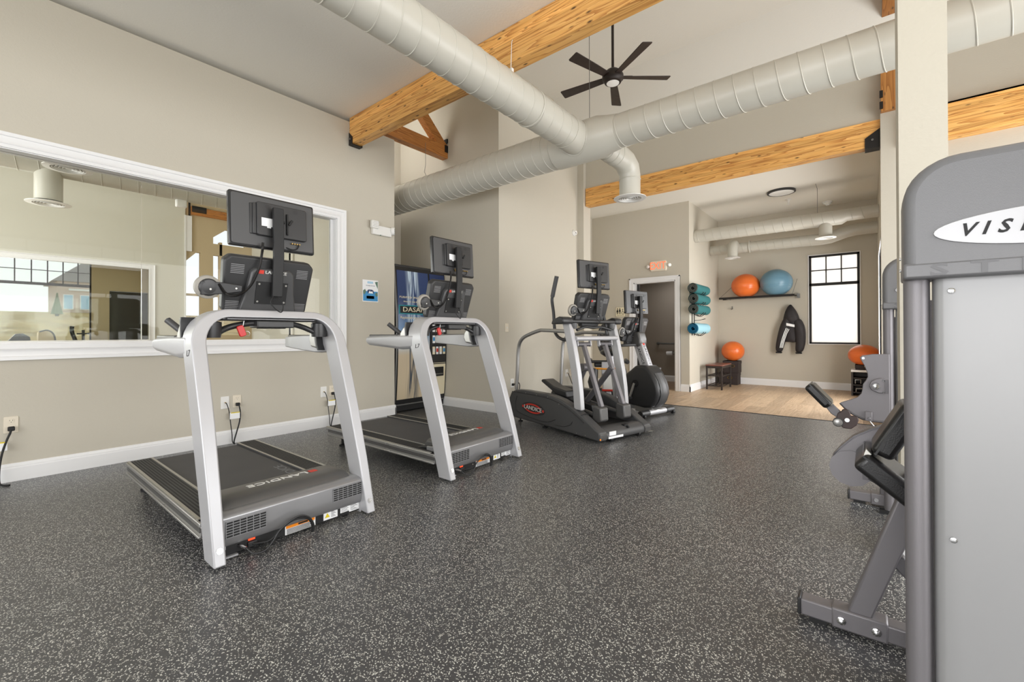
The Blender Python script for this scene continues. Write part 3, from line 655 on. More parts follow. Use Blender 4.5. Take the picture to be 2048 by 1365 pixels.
# ------------------------------------------------------------------ treadmill (local: +x is the motor end, y across)
def treadmill():
    t = thing('treadmill', (-2.21, 1.06, 0), 'nearer treadmill with silver arch frame and screen, in front of the long window', 'treadmill', 'treadmills along the left wall')
    A = lambda n, b, m, **k: b.build(n, m, t, True, **k)
    # arch frame: one swept silver section, sheared so that it leans towards the user
    hw = .40
    Z = 1.158; rad = .185
    outer = [(-hw, .012)] + [(-hw, .3), (-hw, .6), (-hw, .85)] + arc(-hw+rad, Z-rad, rad, 180, 90, 9) + arc(hw-rad, Z-rad, rad, 90, 0, 9) + [(hw, .85), (hw, .6), (hw, .3), (hw, .012)]
    inner = []
    for (py, pz) in outer:
        pass
    ea = lambda cx, a0, a1: [(cx+(rad-.064)*math.cos(R(a0+(a1-a0)*i/9)), Z-rad+(rad-.042)*math.sin(R(a0+(a1-a0)*i/9))) for i in range(10)]
    inner = [(-hw+.05, .012), (-hw+.055, .3), (-hw+.060, .6), (-hw+.063, .85)] + ea(-hw+rad, 180, 90) + ea(hw-rad, 90, 0) + [(hw-.063, .85), (hw-.060, .6), (hw-.055, .3), (hw-.05, .012)]
    def xs(z): return .02-.325*z + .018*math.sin(math.pi*min(z/1.0, 1))
    b = MB(); bm = b.bm; ringsets = []
    for (o, i) in zip(outer, inner):
        dep = .128+.02*min(1, o[1]/.6)
        ringsets.append([bm.verts.new((xs(o[1]), o[0], o[1])), bm.verts.new((xs(o[1])-dep, o[0], o[1]+.0)), bm.verts.new((xs(i[1])-dep, i[0], i[1])), bm.verts.new((xs(i[1]), i[0], i[1]))])
    for a, c in zip(ringsets[:-1], ringsets[1:]):
        for k in range(4): bm.faces.new((a[k], a[(k+1) % 4], c[(k+1) % 4], c[k]))
    bm.faces.new(ringsets[0]); bm.faces.new(ringsets[-1][::-1])
    A('arch_frame', b, silver, smooth=30, bev=.007, seg=3)
    b = MB()
    for s in (-1, 1): b.disc(frame((xs(.07)+.001, s*.373, .078), (0, 1, 0), (-.3, 0, 1)), .0085, -.004, .004, 12); b.disc(frame((xs(.07)+.001, s*.373, .078), (0, 1, 0), (-.3, 0, 1)), .0135, -.004, .001, 16)
    A('frame_bolt', b, chrome, smooth=40)
    b = MB(); b.text('L7', .042, .0008, face_my((-.345, -.4005, .935)) @ Matrix.Rotation(R(6), 4, 'Z'), shear=.2, sx=1.2); A('lettering', b, ink)
    # handrails reaching back from the arch
    for s in (-1, 1):
        b = MB()
        sec = [(-.40, .915, 1.02), (-.55, .905, 1.02), (-.70, .915, 1.018), (-.86, .925, 1.013), (-.985, .932, 1.008), (-1.01, .942, 1.003)]
        bm = b.bm; prev = None
        for j, (px, z0, z1) in enumerate(sec):
            w = (.05, .075, .085, .08, .066, .05)[j]; yo = s*(.402-.0*j)
            r = [bm.verts.new((px, yo, z0+.02)), bm.verts.new((px, yo, z1-.014)), bm.verts.new((px, yo-s*.02, z1)), bm.verts.new((px, yo-s*w, z1)), bm.verts.new((px, yo-s*w, z0+.006)), bm.verts.new((px, yo-s*.02, z0))]
            if prev:
                for k in range(6): bm.faces.new((prev[k], prev[(k+1) % 6], r[(k+1) % 6], r[k]))
            else: bm.faces.new(r)
            prev = r
        bm.faces.new(prev[::-1])
        A('handrail', b, silver, smooth=50, bev=.006)
        b = MB(); b.prism([(-.99, s*.385), (-.60, s*.395), (-.60, s*.335), (-.97, s*.345)], 1.004, 1.022); A('handrail_cap', b, hood_d, bev=.006, smooth=40)
        # dark seam strip and sculpted cheek where the rail meets the arch
        seam = [(-.452, .925), (-.470, .965), (-.478, 1.01), (-.484, 1.055), (-.486, 1.09), (-.478, 1.115)]
        A('cheek_seam', MB().xz([(x_-.014, z_) for x_, z_ in seam]+[(x_+.004, z_) for x_, z_ in seam[::-1]], min(s*.30, s*.397), max(s*.30, s*.397)), black, bev=.003)
        A('cheek', MB().xz([(-.464, .935), (-.484, .975), (-.494, 1.02), (-.50, 1.06), (-.50, 1.09), (-.53, 1.075), (-.565, 1.035), (-.575, .99), (-.55, .945)], min(s*.30, s*.392), max(s*.30, s*.392)), silver_d, bev=.012, smooth=50)
        b = MB(); b.lathe([(.042, -.035), (.046, .0), (.046, .045), (.03, .05)], Matrix.Translation((-.41, s*.285, 1.045)), 20); A('cup_holder', b, black, smooth=40)
        b = MB(); b.tube(smooth_path([(-.40, s*.27, 1.03), (-.42, s*.20, 1.065), (-.40, s*.12, 1.085), (-.38, s*.06, 1.09)]), .016, 10); A('pulse_bar', b, black, smooth=50)
    A('grip', MB().rod((-.62, -.33, 1.02), (-.70, -.40, 1.105), .017), char, smooth=40)
    # dark tray under the arch
    b = MB(); b.box(-.50, -.37, -.25, .25, 1.10, 1.118); b.box(-.44, -.33, -.095, .10, 1.062, 1.10); A('console_tray', b, black, bev=.006)
    b = MB()
    for sy in (-.065, .01): b.prism([(-.42, sy), (-.36, sy+.01), (-.36, sy+.055), (-.42, sy+.045)], 1.058, 1.063)
    A('tray_slot', b, black_m)
    A('underside_panel', MB().box(-.49, -.355, -.23, .23, 1.105, 1.112), hood, bev=.003)
    b = MB(); b.prism([(p[0], p[1]) for p in rrect(.034, .06, .010)], -.007, .007, frame((-.38, -.155, 1.045), (0, 1, .35), (-.0, -.35, 1))); A('safety_key', b, red, bev=.003)
    A('key_ring', MB().tube([(-.38+.0, -.128+.014*math.cos(a*math.pi/6), 1.03+.014*math.sin(a*math.pi/6)) for a in range(12)], .0015, 5, closed=True).rod((-.38, -.148, 1.07), (-.38, -.142, 1.105), .003), silver_d)
    # deck
    b = MB(); b.box(-1.63, -.30, -.285, .285, .10, .145); A('deck_board', b, black)
    A('running_belt', MB().box(-1.64, -.18, -.262, .262, .146, .158), belt, bev=.004)
    b = MB(); b.text('LANDICE', .075, .0006, frame((-.62, .215, .1585), (-1, 0, 0), (0, -1, 0)), sx=1.3); A('belt_lettering', b, inkg)
    for s in (-1, 1):
        b = MB(); b.prism([(s*.262, .155), (s*.40, .155), (s*.40, .168), (s*.262, .168)], -1.66, -.22, Matrix(((0, 0, 1, 0), (1, 0, 0, 0), (0, 1, 0, 0), (0, 0, 0, 1)))); A('foot_rail', b, deck_rail)
        b = MB()
        for y_ in (.268, .392): b.box(-1.66, -.2, s*y_-.007, s*y_+.007, .167, .1715)
        A('rail_strip', b, alu)
        b = MB()
        for i in range(7): b.box(-1.655, -.22, s*(.285+i*.0155)-.003, s*(.285+i*.0155)+.003, .168, .1695)
        A('rail_rib', b, black_m)
        b = MB(); b.box(-1.66, -.15, s*.402-.006, s*.402+.006, .148, .168).box(-1.63, -.15, s*.398-.004, s*.398+.004, .108, .15).box(-1.63, -.15, s*.404-.008, s*.404+.008, .098, .110); A('side_rail', b, silver_d, bev=.003)
        A('rail_groove', MB().box(-1.62, -.15, s*.4035-.003, s*.4035+.003, .125, .146), hood_d)
        A('rear_foot', MB().lathe([(.03, 0), (.03, .012), (.012, .02), (.012, .11)], Matrix.Translation((-1.50, s*.33, 0)), 14), black_m)
        b = MB(); b.xz([(-.42, .168), (-.20, .168), (-.18, .172), (-.18, .20), (-.26, .205), (-.34, .192)], min(s*.29, s*.345), max(s*.29, s*.345)); A('rail_end_cover', b, black, bev=.01, smooth=50)
    A('end_roller', MB().rod((-1.645, -.262, .125), (-1.645, .262, .125), .032), black_m, smooth=40)
    # motor hood
    prof = [(-.30, .10), (-.30, .195), (-.10, .212), (-.058, .206), (-.045, .195), (-.043, .13), (-.047, .085), (-.060, .062), (-.09, .058)]
    A('motor_hood', MB().xz(prof, -.352, .360), hood, smooth=35, bev=.006, seg=3)
    hp = [(-.345, .175), (-.335, .225), (-.318, .246), (-.22, .250), (-.165, .250), (-.13, .236), (-.112, .218), (-.105, .205)]
    b = MB(); bm = b.bm; rows = []
    for y_, e in ((-.335, .72), (-.315, .93), (-.28, 1.), (0, 1.), (.24, 1.), (.285, .93), (.315, .75)):
        rows.append([bm.verts.new((px, y_, .175+(pz-.175)*e)) for px, pz in hp])
    for a, c in zip(rows[:-1], rows[1:]):
        for k in range(len(hp)-1): bm.faces.new((a[k], a[k+1], c[k+1], c[k]))
    bm.faces.new(rows[0]); bm.faces.new(rows[-1][::-1])
    A('hood_hump', b, hood_d, smooth=60, bev=.004)
    MT = frame((-.250, -.02, .2500), (0, -1, 0), (1, 0, .025))
    b = MB(); b.text('LANDICE', .06, .001, MT, sx=1.25); A('hood_lettering', b, white_plastic)
    b = MB(); b.box(-.205, -.165, -.018, .020, -.001, .001, MT); A('hood_logo', b, redlogo)
    for y0, y1, z0, z1 in ((-.335, -.165, .105, .178), (.175, .345, .118, .185)):
        b = MB(); b.box(-.046, -.0415, y0, y1, z0, z1); v = A('vent_recess', b, black_m)
        b = MB()
        for i in range(7): b.box(-.044, -.039, y0, y1, z0+(z1-z0)*i/6-.0017, z0+(z1-z0)*i/6+.0017)
        for i in range(7): b.box(-.044, -.0388, y0+(y1-y0)*i/6-.0013, y0+(y1-y0)*i/6+.0013, z0, z1)
        b.build('vent_slat', hood, v, True)
    # chassis panel below the hood with labels, switch, socket and wheels
    A('chassis_panel', MB().box(-.10, -.07, -.345, .355, .016, .075), black_m, bev=.002)
    b = MB()
    for s in (-1, 1): b.box(-.10, -.062, s*.35-.004, s*.35+.004, .01, .07).box(-.10, -.058, s*.35-.002 if s > 0 else -.352, (s*.35+.002) if s > 0 else -.28, .006, .014)
    A('chassis_bracket', b, silver); A('side_tab', MB().box(-.10, -.06, -.352, -.33, .048, .07), silver)
    b = MB(); b.box(-.07, -.0685, -.065, .09, .016, .072); A('warning_label', b, paper)
    b = MB(); b.box(-.0685, -.0675, -.061, .086, .046, .062); A('warning_band', b, orange_l)
    b = MB()
    for i in range(7): b.box(-.0685, -.0676, -.058, .083-.012*((i*7) % 3), .018+i*.0039, .0200+i*.0039)
    b.box(-.0674, -.0668, .0, .05, .050, .058); A('label_line', b, ink)
    b = MB(); b.box(-.07, -.0684, .135, .215, .022, .066).box(-.07, -.0684, .232, .285, .032, .066).box(-.07, -.0682, .285, .345, .024, .076); A('data_label', b, paper)
    b = MB()
    for i in range(6): b.box(-.0682, -.0678, .178, .205-.006*(i % 3), .030+i*.0055, .0325+i*.0055)
    for i in range(6): b.box(-.0680, -.0676, .292, .335-.009*(i % 3), .030+i*.0065, .0325+i*.0065)
    for i in range(4): b.box(-.0682, -.0678, .237, .28-.008*(i % 2), .036+i*.0065, .0385+i*.0065)
    A('label_line', b, inkg)
    A('warning_triangle', MB().yz([(.142, .034), (.170, .034), (.156, .058)], -.0683, -.0676), yellow_l)
    A('rocker_switch', MB().box(-.07, -.064, -.235, -.205, .052, .072), red_glow, bev=.002)
    A('power_inlet', MB().box(-.075, -.058, -.238, -.198, .022, .047), black, bev=.003)
    A('coax_socket', MB().rod((-.072, -.275, .047), (-.045, -.262, .042), .008).rod((-.05, -.264, .043), (-.03, -.256, .038), .006), chrome, smooth=40)
    cab = smooth_path([(-.06, -.218, .034), (-.02, -.16, .04), (-.01, -.12, .07), (-.005, -.08, .10), (-.005, -.03, .108), (-.008, .02, .09), (-.015, .045, .05), (-.02, .048, .008)], 8)
    A('power_lead', MB().tube(cab, .0052, 8), black_m, smooth=60)
    cab = smooth_path([(-.03, -.256, .037), (.0, -.235, .015), (.005, -.19, .012), (-.002, -.15, .04), (-.004, -.12, .078), (-.0, -.07, .11), (-.002, -.02, .118), (-.006, .025, .095), (-.012, .052, .05), (-.018, .055, .008)], 8)
    A('aerial_lead', MB().tube(cab, .0042, 8), black, smooth=60)
    A('panel_screw', MB().disc(face_px((-.07, -.10, .045)), .005, 0, .003, 8), chrome)
    for y_ in (-.33, .29):
        A('wheel', MB().rod((-.12, y_-.012, .026), (-.12, y_+.012, .026), .026), black_m, smooth=40)
        A('wheel_hub', MB().rod((-.12, y_-.0135, .026), (-.12, y_+.0135, .026), .014), silver_d, smooth=40)
    console(t, -.385, .015, 0)
    return t
t1 = treadmill()
t2 = dup(t1, (-2.245, 2.476, 0), 'farther treadmill with silver arch frame and screen, in front of the vending machine')

# ------------------------------------------------------------------ elliptical trainer (local: +x towards the room, y across from the near side)
e = thing('elliptical_trainer', (-1.93, 3.647, 0), 'elliptical trainer with dark side shells and silver handrails', 'elliptical trainer', rz=R(-16))
A = lambda n, b, m, **k: b.build(n, m, e, True, **k)
sp = [(0, .022), (.004, .09), (-.012, .112), (-.05, .128), (-.12, .168), (-.239, .232), (-.36, .290), (-.45, .322), (-.53, .348), (-.65, .366), (-.78, .378), (-1.17, .379), (-1.33, .368), (-1.42, .33), (-1.462, .26), (-1.465, .20), (-1.43, .10), (-1.37, .04), (-.95, .04), (-.291, .028)]
W = .74
for s, y0, y1 in (('n', 0, .10), ('f', W-.10, W)):
    A('side_shell', MB().xz(sp, y0, y1), char, smooth=40, bev=.014, seg=3)
A('shell_groove', MB().tube(smooth_path([(-1.40, -.001, .34), (-1.0, -.001, .345), (-.72, -.001, .335), (-.52, -.001, .30), (-.36, -.001, .245), (-.2, -.001, .165)]), .004, 6).tube(smooth_path([(-1.30, -.001, .30), (-1.33, -.001, .2), (-1.28, -.001, .12), (-.95, -.001, .08), (-.75, -.001, .085), (-.62, -.001, .13)]), .004, 6).tube(smooth_path([(-.62, -.001, .075), (-.5, -.001, .08), (-.40, -.001, .11), (-.36, -.001, .15)]), .004, 6), black, smooth=50)
LM = face_my((-.995, -.002, .193)) @ Matrix.Rotation(R(-2), 4, 'Z')
el = lambda a, c, n=32: [(a*math.cos(2*math.pi*k/n), c*math.sin(2*math.pi*k/n)) for k in range(n)]
A('badge', MB().prism(el(.205, .066), -.002, .003, LM), black, bev=.002)
b = MB(); ring = []
for sgn in (1, -1):
    pts = [(.155*math.cos(a), sgn*.052*math.sin(a)) for a in [R(20+140*k/14) for k in range(15)]]; inn = [(.135*math.cos(a), sgn*.036*math.sin(a)) for a in [R(20+140*k/14) for k in range(14, -1, -1)]]
    for k in range(14): b.prism([pts[k], pts[k+1], inn[13-k], inn[14-k]], .002, .005, LM)
b.box(-.195, -.165, -.012, .012, .002, .005, LM).box(.165, .195, -.012, .012, .002, .005, LM); A('badge_ring', b, redlogo)
b = MB(); b.text('LANDICE', .062, .001, LM @ Matrix.Translation((0, 0, .006)), sx=1.25); A('badge_lettering', b, white_plastic)
b = MB()
for u in (-1.33, -1.13, -.93, -.74, -.56, -.30, -.18): b.disc(face_my((u, -.001, .352 if u < -.7 else .30 if u < -.5 else .05)), .004, 0, .002, 6)
A('shell_screw', b, alu)
A('front_shell_joint', MB().tube([(-.235, -.002, .233), (-.24, .05, .243), (-.235, .102, .233)], .004, 5), black)
A('base_frame', MB().box(-1.38, -.10, .10, W-.10, .05, .11), black_m)
b = MB(); cr = [(-.005, .028), (.004, .05), (-.002, .085), (-.03, .115), (-.08, .13), (-.14, .13), (-.2, .10), (-.2, .028)]
A('front_cover', MB().xz(cr, .10, W-.10), char, smooth=50, bev=.006)
A('cover_latch', MB().box(-.075, -.03, .38, .44, .115, .132).box(-.03, .0, .40, .42, .10, .12), black_m, bev=.003)
A('cover_label', MB().box(.0, .0065, .13, .22, .062, .10).box(.0, .007, .12, .32, .034, .055), paper)
A('cover_mark', MB().box(.0065, .0078, .0, .016, .036, .052), orange_l)
A('end_cap', MB().xz([(.0, .025), (.008, .05), (.008, .085), (-.01, .10)], .006, .094).xz([(.0, .025), (.008, .05), (.008, .085), (-.01, .10)], W-.094, W-.006), hood_d, bev=.002)
b = MB()
for y_ in (.17, W-.17): b.rod((-.02, y_-.016, .026), (-.02, y_+.016, .026), .026)
A('wheel', b, black_m, smooth=40)
b = MB()
for u in (-1.30, -.85, -.36): 
    for y_ in (.05, W-.05): b.lathe([(.028, 0), (.026, .008), (.008, .012), (.008, .045)], Matrix.Translation((u, y_, 0)), 14)
A('levelling_foot', b, black_m)
A('side_plate', MB().box(.0, .03, W-.06, W+.0, .035, .038), alu)
for y0 in (.02, W-.075):        # curved silver uprights
    pth = [(-.305, .272), (-.320, .45), (-.345, .62), (-.385, .80), (-.425, .96), (-.475, 1.125)]
    fr = [(p[0]+.045, p[1]) for p in pth]; bk = [(p[0]-.055, p[1]) for p in pth][::-1]
    A('upright', MB().xz(fr+bk, y0, y0+.055), silver, smooth=30, bev=.008, seg=3)
A('cross_bar', MB().rod((-.385, .07, .973), (-.385, W-.07, .973), .024), silver, smooth=40)
pod = [(-.58, 1.118), (-.40, 1.122), (-.39, 1.15), (-.40, 1.182), (-.46, 1.195), (-.56, 1.165)]
A('console_deck', MB().xz(pod, -.09, .05).xz(pod, W-.07, W+.03).xz([(-.55, 1.125), (-.40, 1.13), (-.40, 1.165), (-.55, 1.16)], -.09, W+.03), black, smooth=40, bev=.012)
b = MB()
for y_ in (.09, W-.09): b.lathe([(.035, -.03), (.04, .0), (.04, .03)], Matrix.Translation((-.44, y_, 1.10)), 18)
A('cup_holder', b, char, smooth=40)
A('pulse_bar', MB().tube(smooth_path([(-.42, .12, 1.06), (-.44, .25, 1.09), (-.44, .37, 1.085), (-.44, .49, 1.09), (-.42, .62, 1.06)]), .014, 10), black, smooth=50)
piv = ((.12, .28, .20, .10), (.42, .60, .52, .54))
for y0, y1, ym, yb in ((.115, .285, .205, .20), (.425, .60, .515, .535)):
    A('pivot_tube', MB().rod((-.41, y0, .912), (-.41, y1, .912), .022), gun_d, smooth=40)
    A('pivot_lug', MB().xz([(-.425, .955), (-.395, .96), (-.385, .90), (-.40, .885), (-.42, .89)], y0-.012, y0).xz([(-.425, .955), (-.395, .96), (-.385, .90), (-.40, .885), (-.42, .89)], y1, y1+.012), silver, bev=.003)
    a, c = Vector((-.41, ym, .905)), Vector((-.165, yb, .30))
    d = (c-a).normalized(); n = Vector((d.z, 0, -d.x))*.022
    A('swing_arm', MB().xz([((a+n).x, (a+n).z), ((c+n).x, (c+n).z), ((c-n).x, (c-n).z), ((a-n).x, (a-n).z)], ym-.02, ym+.02), gun, bev=.006)
    A('arm_boot', MB().xz([(-.235, .165), (-.16, .15), (-.115, .175), (-.125, .30), (-.20, .315), (-.235, .30)], yb-.055, yb+.055), hood_d, smooth=40, bev=.014, seg=3)
    A('link_rod', MB().rod((-.18, yb, .20), (-.75, ym+.03, .27), .024), char, smooth=40)
A('crank_arm', MB().rod((-.486, .30, .668), (-.715, .30, .29), .030).rod((-.486, .25, .668), (-.486, .36, .668), .042), gun_d, smooth=40)
A('crank_arm', MB().rod((-.30, .5, .67), (-.72, .5, .22), .030), gun_d, smooth=40)
def pedal(u, y0, z):
    ou = [(u-.24, z+.045), (u-.23, z+.072), (u-.18, z+.075), (u-.02, z+.01), (u+.16, z-.015), (u+.19, z-.02), (u+.20, z-.09), (u+.02, z-.075), (u-.05, z-.04)]
    A('pedal', MB().xz(ou, y0, y0+.15), black, smooth=40, bev=.02, seg=3)
pedal(-.83, .17, .43); pedal(-.72, .44, .27)
A('pedal_link', MB().rod((-.9, .245, .38), (-.55, .245, .30), .02), char, smooth=40)
A('grip_handle', MB().tube(smooth_path([(-.42, .14, .97), (-.56, .12, .955), (-.66, .10, .975), (-.73, .10, 1.03), (-.747, .10, 1.10), (-.76, .10, 1.25), (-.785, .10, 1.385), (-.76, .10, 1.47)], 6), .017, 12), black, smooth=50)
A('grip_sleeve', MB().tube(smooth_path([(-.778, .10, 1.42), (-.755, .10, 1.49), (-.725, .10, 1.58), (-.705, .10, 1.635)], 5), .023, 12), char, smooth=50)
A('grip_handle', MB().tube(smooth_path([(-.40, .58, .95), (-.46, .60, 1.0), (-.47, .60, 1.1), (-.50, .58, 1.25), (-.5, .56, 1.33)], 6), .017, 12), black, smooth=50)
A('handrail', MB().tube(smooth_path([(-1.384, .05, .36), (-1.36, .05, .60), (-1.345, .05, .80), (-1.315, .05, .91), (-1.24, .05, .975), (-1.12, .05, 1.015), (-.95, .05, 1.055), (-.86, .05, 1.06), (-.47, .05, 1.045)], 6), .021, 12), silver_d, smooth=50)
A('handrail', MB().tube(smooth_path([(-1.32, W-.05, .36), (-1.30, W-.05, .60), (-1.28, W-.05, .86), (-1.25, W-.05, .945), (-1.17, W-.05, .99), (-.95, W-.05, 1.03), (-.86, W-.05, 1.035), (-.45, W-.05, 1.03)], 6), .021, 12), silver_d, smooth=50)
console(e, -.44, .40, -.005)

# ------------------------------------------------------------------ upright bike
bk = thing('upright_bike', (-2.04, 5.35, 0), 'upright exercise bike with rounded black flywheel housing in front of the doorway', 'exercise bike', rz=R(-14))
A = lambda n, b, m, **k: b.build(n, m, bk, True, **k)
A('front_stabiliser', MB().rod((0, -.17, .055), (0, .17, .055), .034), silver, smooth=40)
A('stabiliser_cap', MB().rod((0, -.33, .055), (0, -.17, .055), .04).rod((0, .17, .055), (0, .33, .055), .04), black, smooth=40, bev=.008)
A('wheel', MB().rod((.03, -.31, .025), (.03, -.28, .025), .025).rod((.03, .28, .025), (.03, .31, .025), .025), black_m, smooth=40)
A('base_tube', MB().box(-.84, 0, -.035, .035, .05, .10), silver, bev=.008)
A('base_cover', MB().xz([(-.26, .04), (-.02, .04), (.03, .075), (-.02, .115), (-.26, .115)], -.09, .09), silver_d, bev=.01)
A('rear_stabiliser', MB().rod((-.84, -.22, .045), (-.84, .22, .045), .035), black, smooth=40)
hs = [(-.47, .13), (-.10, .095), (.02, .115), (.075, .19), (.108, .28), (.10, .36), (.076, .43), (.02, .53), (-.03, .585), (-.08, .62), (-.22, .622), (-.31, .55), (-.40, .49), (-.50, .40), (-.54, .28), (-.53, .18)]
A('flywheel_housing', MB().xz(hs, -.13, .13), black, smooth=40, bev=.035, seg=4)
A('housing_strip', MB().tube(smooth_path([(.02, .0, .115), (.08, 0, .19), (.112, 0, .28), (.104, 0, .36), (.08, 0, .43), (.024, 0, .53)]), .075, 10, flat=.14), char, smooth=60)
A('crank_boss', MB().rod((-.22, -.145, .39), (-.22, .145, .39), .045), black_g, smooth=40)
A('crank', MB().rod((-.22, -.155, .394), (-.285, -.155, .22), .014).rod((-.22, .155, .394), (-.155, .155, .565), .014), alu, smooth=40)
A('pedal', MB().box(-.33, -.24, -.26, -.165, .195, .225).box(-.20, -.11, .165, .26, .55, .58), black, bev=.006)
b = MB()
for q in ((.0, .48), (.045, .25)): b.disc(frame((q[0]+.03, -.075, q[1]), (1, 0, 0), (0, .3, 1)), .007, -.02, .02, 8)
A('housing_screw', b, black_m)
A('upright_post', MB().xz([(-.215, .60), (-.075, .60), (-.195, .90), (-.325, .90)], -.045, .045), silver, smooth=30, bev=.014, seg=3)
LMb = frame((-.140, 0, .755), (.37, 0, -.93), (0, 1, 0))
b = MB(); b.text('LANDICE', .052, .001, LMb @ Matrix.Translation((.01, 0, .003)), sx=1.2); A('post_lettering', b, ink)
b = MB(); b.box(-.155, -.125, -.018, .018, .001, .004, LMb); A('post_logo', b, redlogo)
b = MB(); b.text('LANDICE', .05, .001, frame((-.20, -.0465, .745), (.37, 0, -.93), (.93, 0, .37)), sx=1.2); A('post_lettering', b, ink)
MB().box(-.155, -.125, -.018, .018, -.001, .001, frame((-.20, -.0465, .745), (.37, 0, -.93), (.93, 0, .37))).build('post_logo', redlogo, bk, True)
A('handlebar', MB().tube(smooth_path([(-.62, -.26, .86), (-.50, -.26, .865), (-.34, -.22, .87), (-.27, -.10, .875), (-.26, 0, .875), (-.27, .10, .875), (-.34, .22, .87), (-.50, .26, .865), (-.62, .26, .86)], 6), .018, 12), char, smooth=50)
A('console_neck', MB().xz([(-.345, .87), (-.215, .855), (-.19, .89), (-.19, .95), (-.22, 1.04), (-.36, 1.04), (-.38, .93)], -.075, .075), hood_d, smooth=40, bev=.02, seg=3)
A('seat_post', MB().rod((-.64, 0, .10), (-.72, 0, .72), .028), silver, smooth=40)
A('saddle', MB().sphere((-.74, 0, .76), .13, 1.1, .95, .42), leather, smooth=60)
console(bk, -.285, .0, -.225)

# ------------------------------------------------------------------ seated machine glimpsed behind the elliptical
s_ = thing('seated_trainer', (-3.02, 6.0, 0), 'seated trainer with black mesh backrest, seen between the elliptical uprights', 'exercise machine', rz=R(-62))
A = lambda n, b, m, **k: b.build(n, m, s_, True, **k)
MBk = frame((.02, 0, .93), (0, 1, 0), (-.12, 0, 1))
o = A('backrest', MB().tube([MBk @ Vector((.15*math.cos(a*math.pi/16), .25*math.sin(a*math.pi/16), 0)) for a in range(32)], .018, 8, closed=True), black, smooth=50)
MB().prism(el(.148, .248, 28), -.006, .006, MBk).build('backrest_mesh', mesh_m, o, True)
b = MB()
for i in range(-5, 6):
    for j in (-2, -1, 1, 2):
        if (i/5.6)**2+(j/2.6)**2 < .9: b.disc(MBk @ Matrix.Translation((j*.045+(i % 2)*.012, i*.038, .006)), .006, 0, .003, 5)
b.build('mesh_hole', cream, o, True)
A('back_post', MB().box(.03, .07, -.03, .03, .40, .85), black, bev=.005)
A('seat', MB().cbox((-.20, 0, .55), (.40, .42, .07)), leather, bev=.02)
A('seat_bracket', MB().xz([(-.05, .60), (.08, .60), (.08, .42), (-.02, .36)], -.10, .10), silver, bev=.01)
A('armrest', MB().rod((.05, -.27, .60), (-.26, -.27, .60), .035).rod((.05, .27, .60), (-.26, .27, .60), .035).rod((.05, -.27, .60), (.05, .27, .60), .022), black, smooth=40)
A('orange_strap', MB().tube([(.09, -.2, .50), (.10, 0, .495), (.09, .22, .52)], .012, 8), orange_s, smooth=50)
A('frame_rail', MB().box(-1.0, .12, -.04, .04, .10, .17), silver, bev=.01)
A('rear_foot', MB().rod((.08, -.28, .05), (.08, .28, .05), .045), black, smooth=40)
A('front_foot', MB().rod((-1.0, -.25, .04), (-1.0, .25, .04), .04), black, smooth=40)
A('shroud', MB().xz([(-.10, .18), (.09, .18), (.11, .30), (.07, .42), (-.08, .42)], -.09, .09), white_plastic, bev=.02)
A('shroud_band', MB().xz([(-.10, .17), (.095, .17), (.10, .195), (-.10, .195)], -.094, .094), redlogo)
A('leg', MB().xz([(-.02, .03), (.10, .03), (.12, .17), (-.05, .17)], -.075, .075).tube([(.06, -.2, .5), (.08, -.23, .3), (.06, -.2, .08)], [.05, .075, .05], 10).tube([(.06, .2, .5), (.08, .23, .3), (.06, .2, .08)], [.05, .075, .05], 10), black, smooth=40)
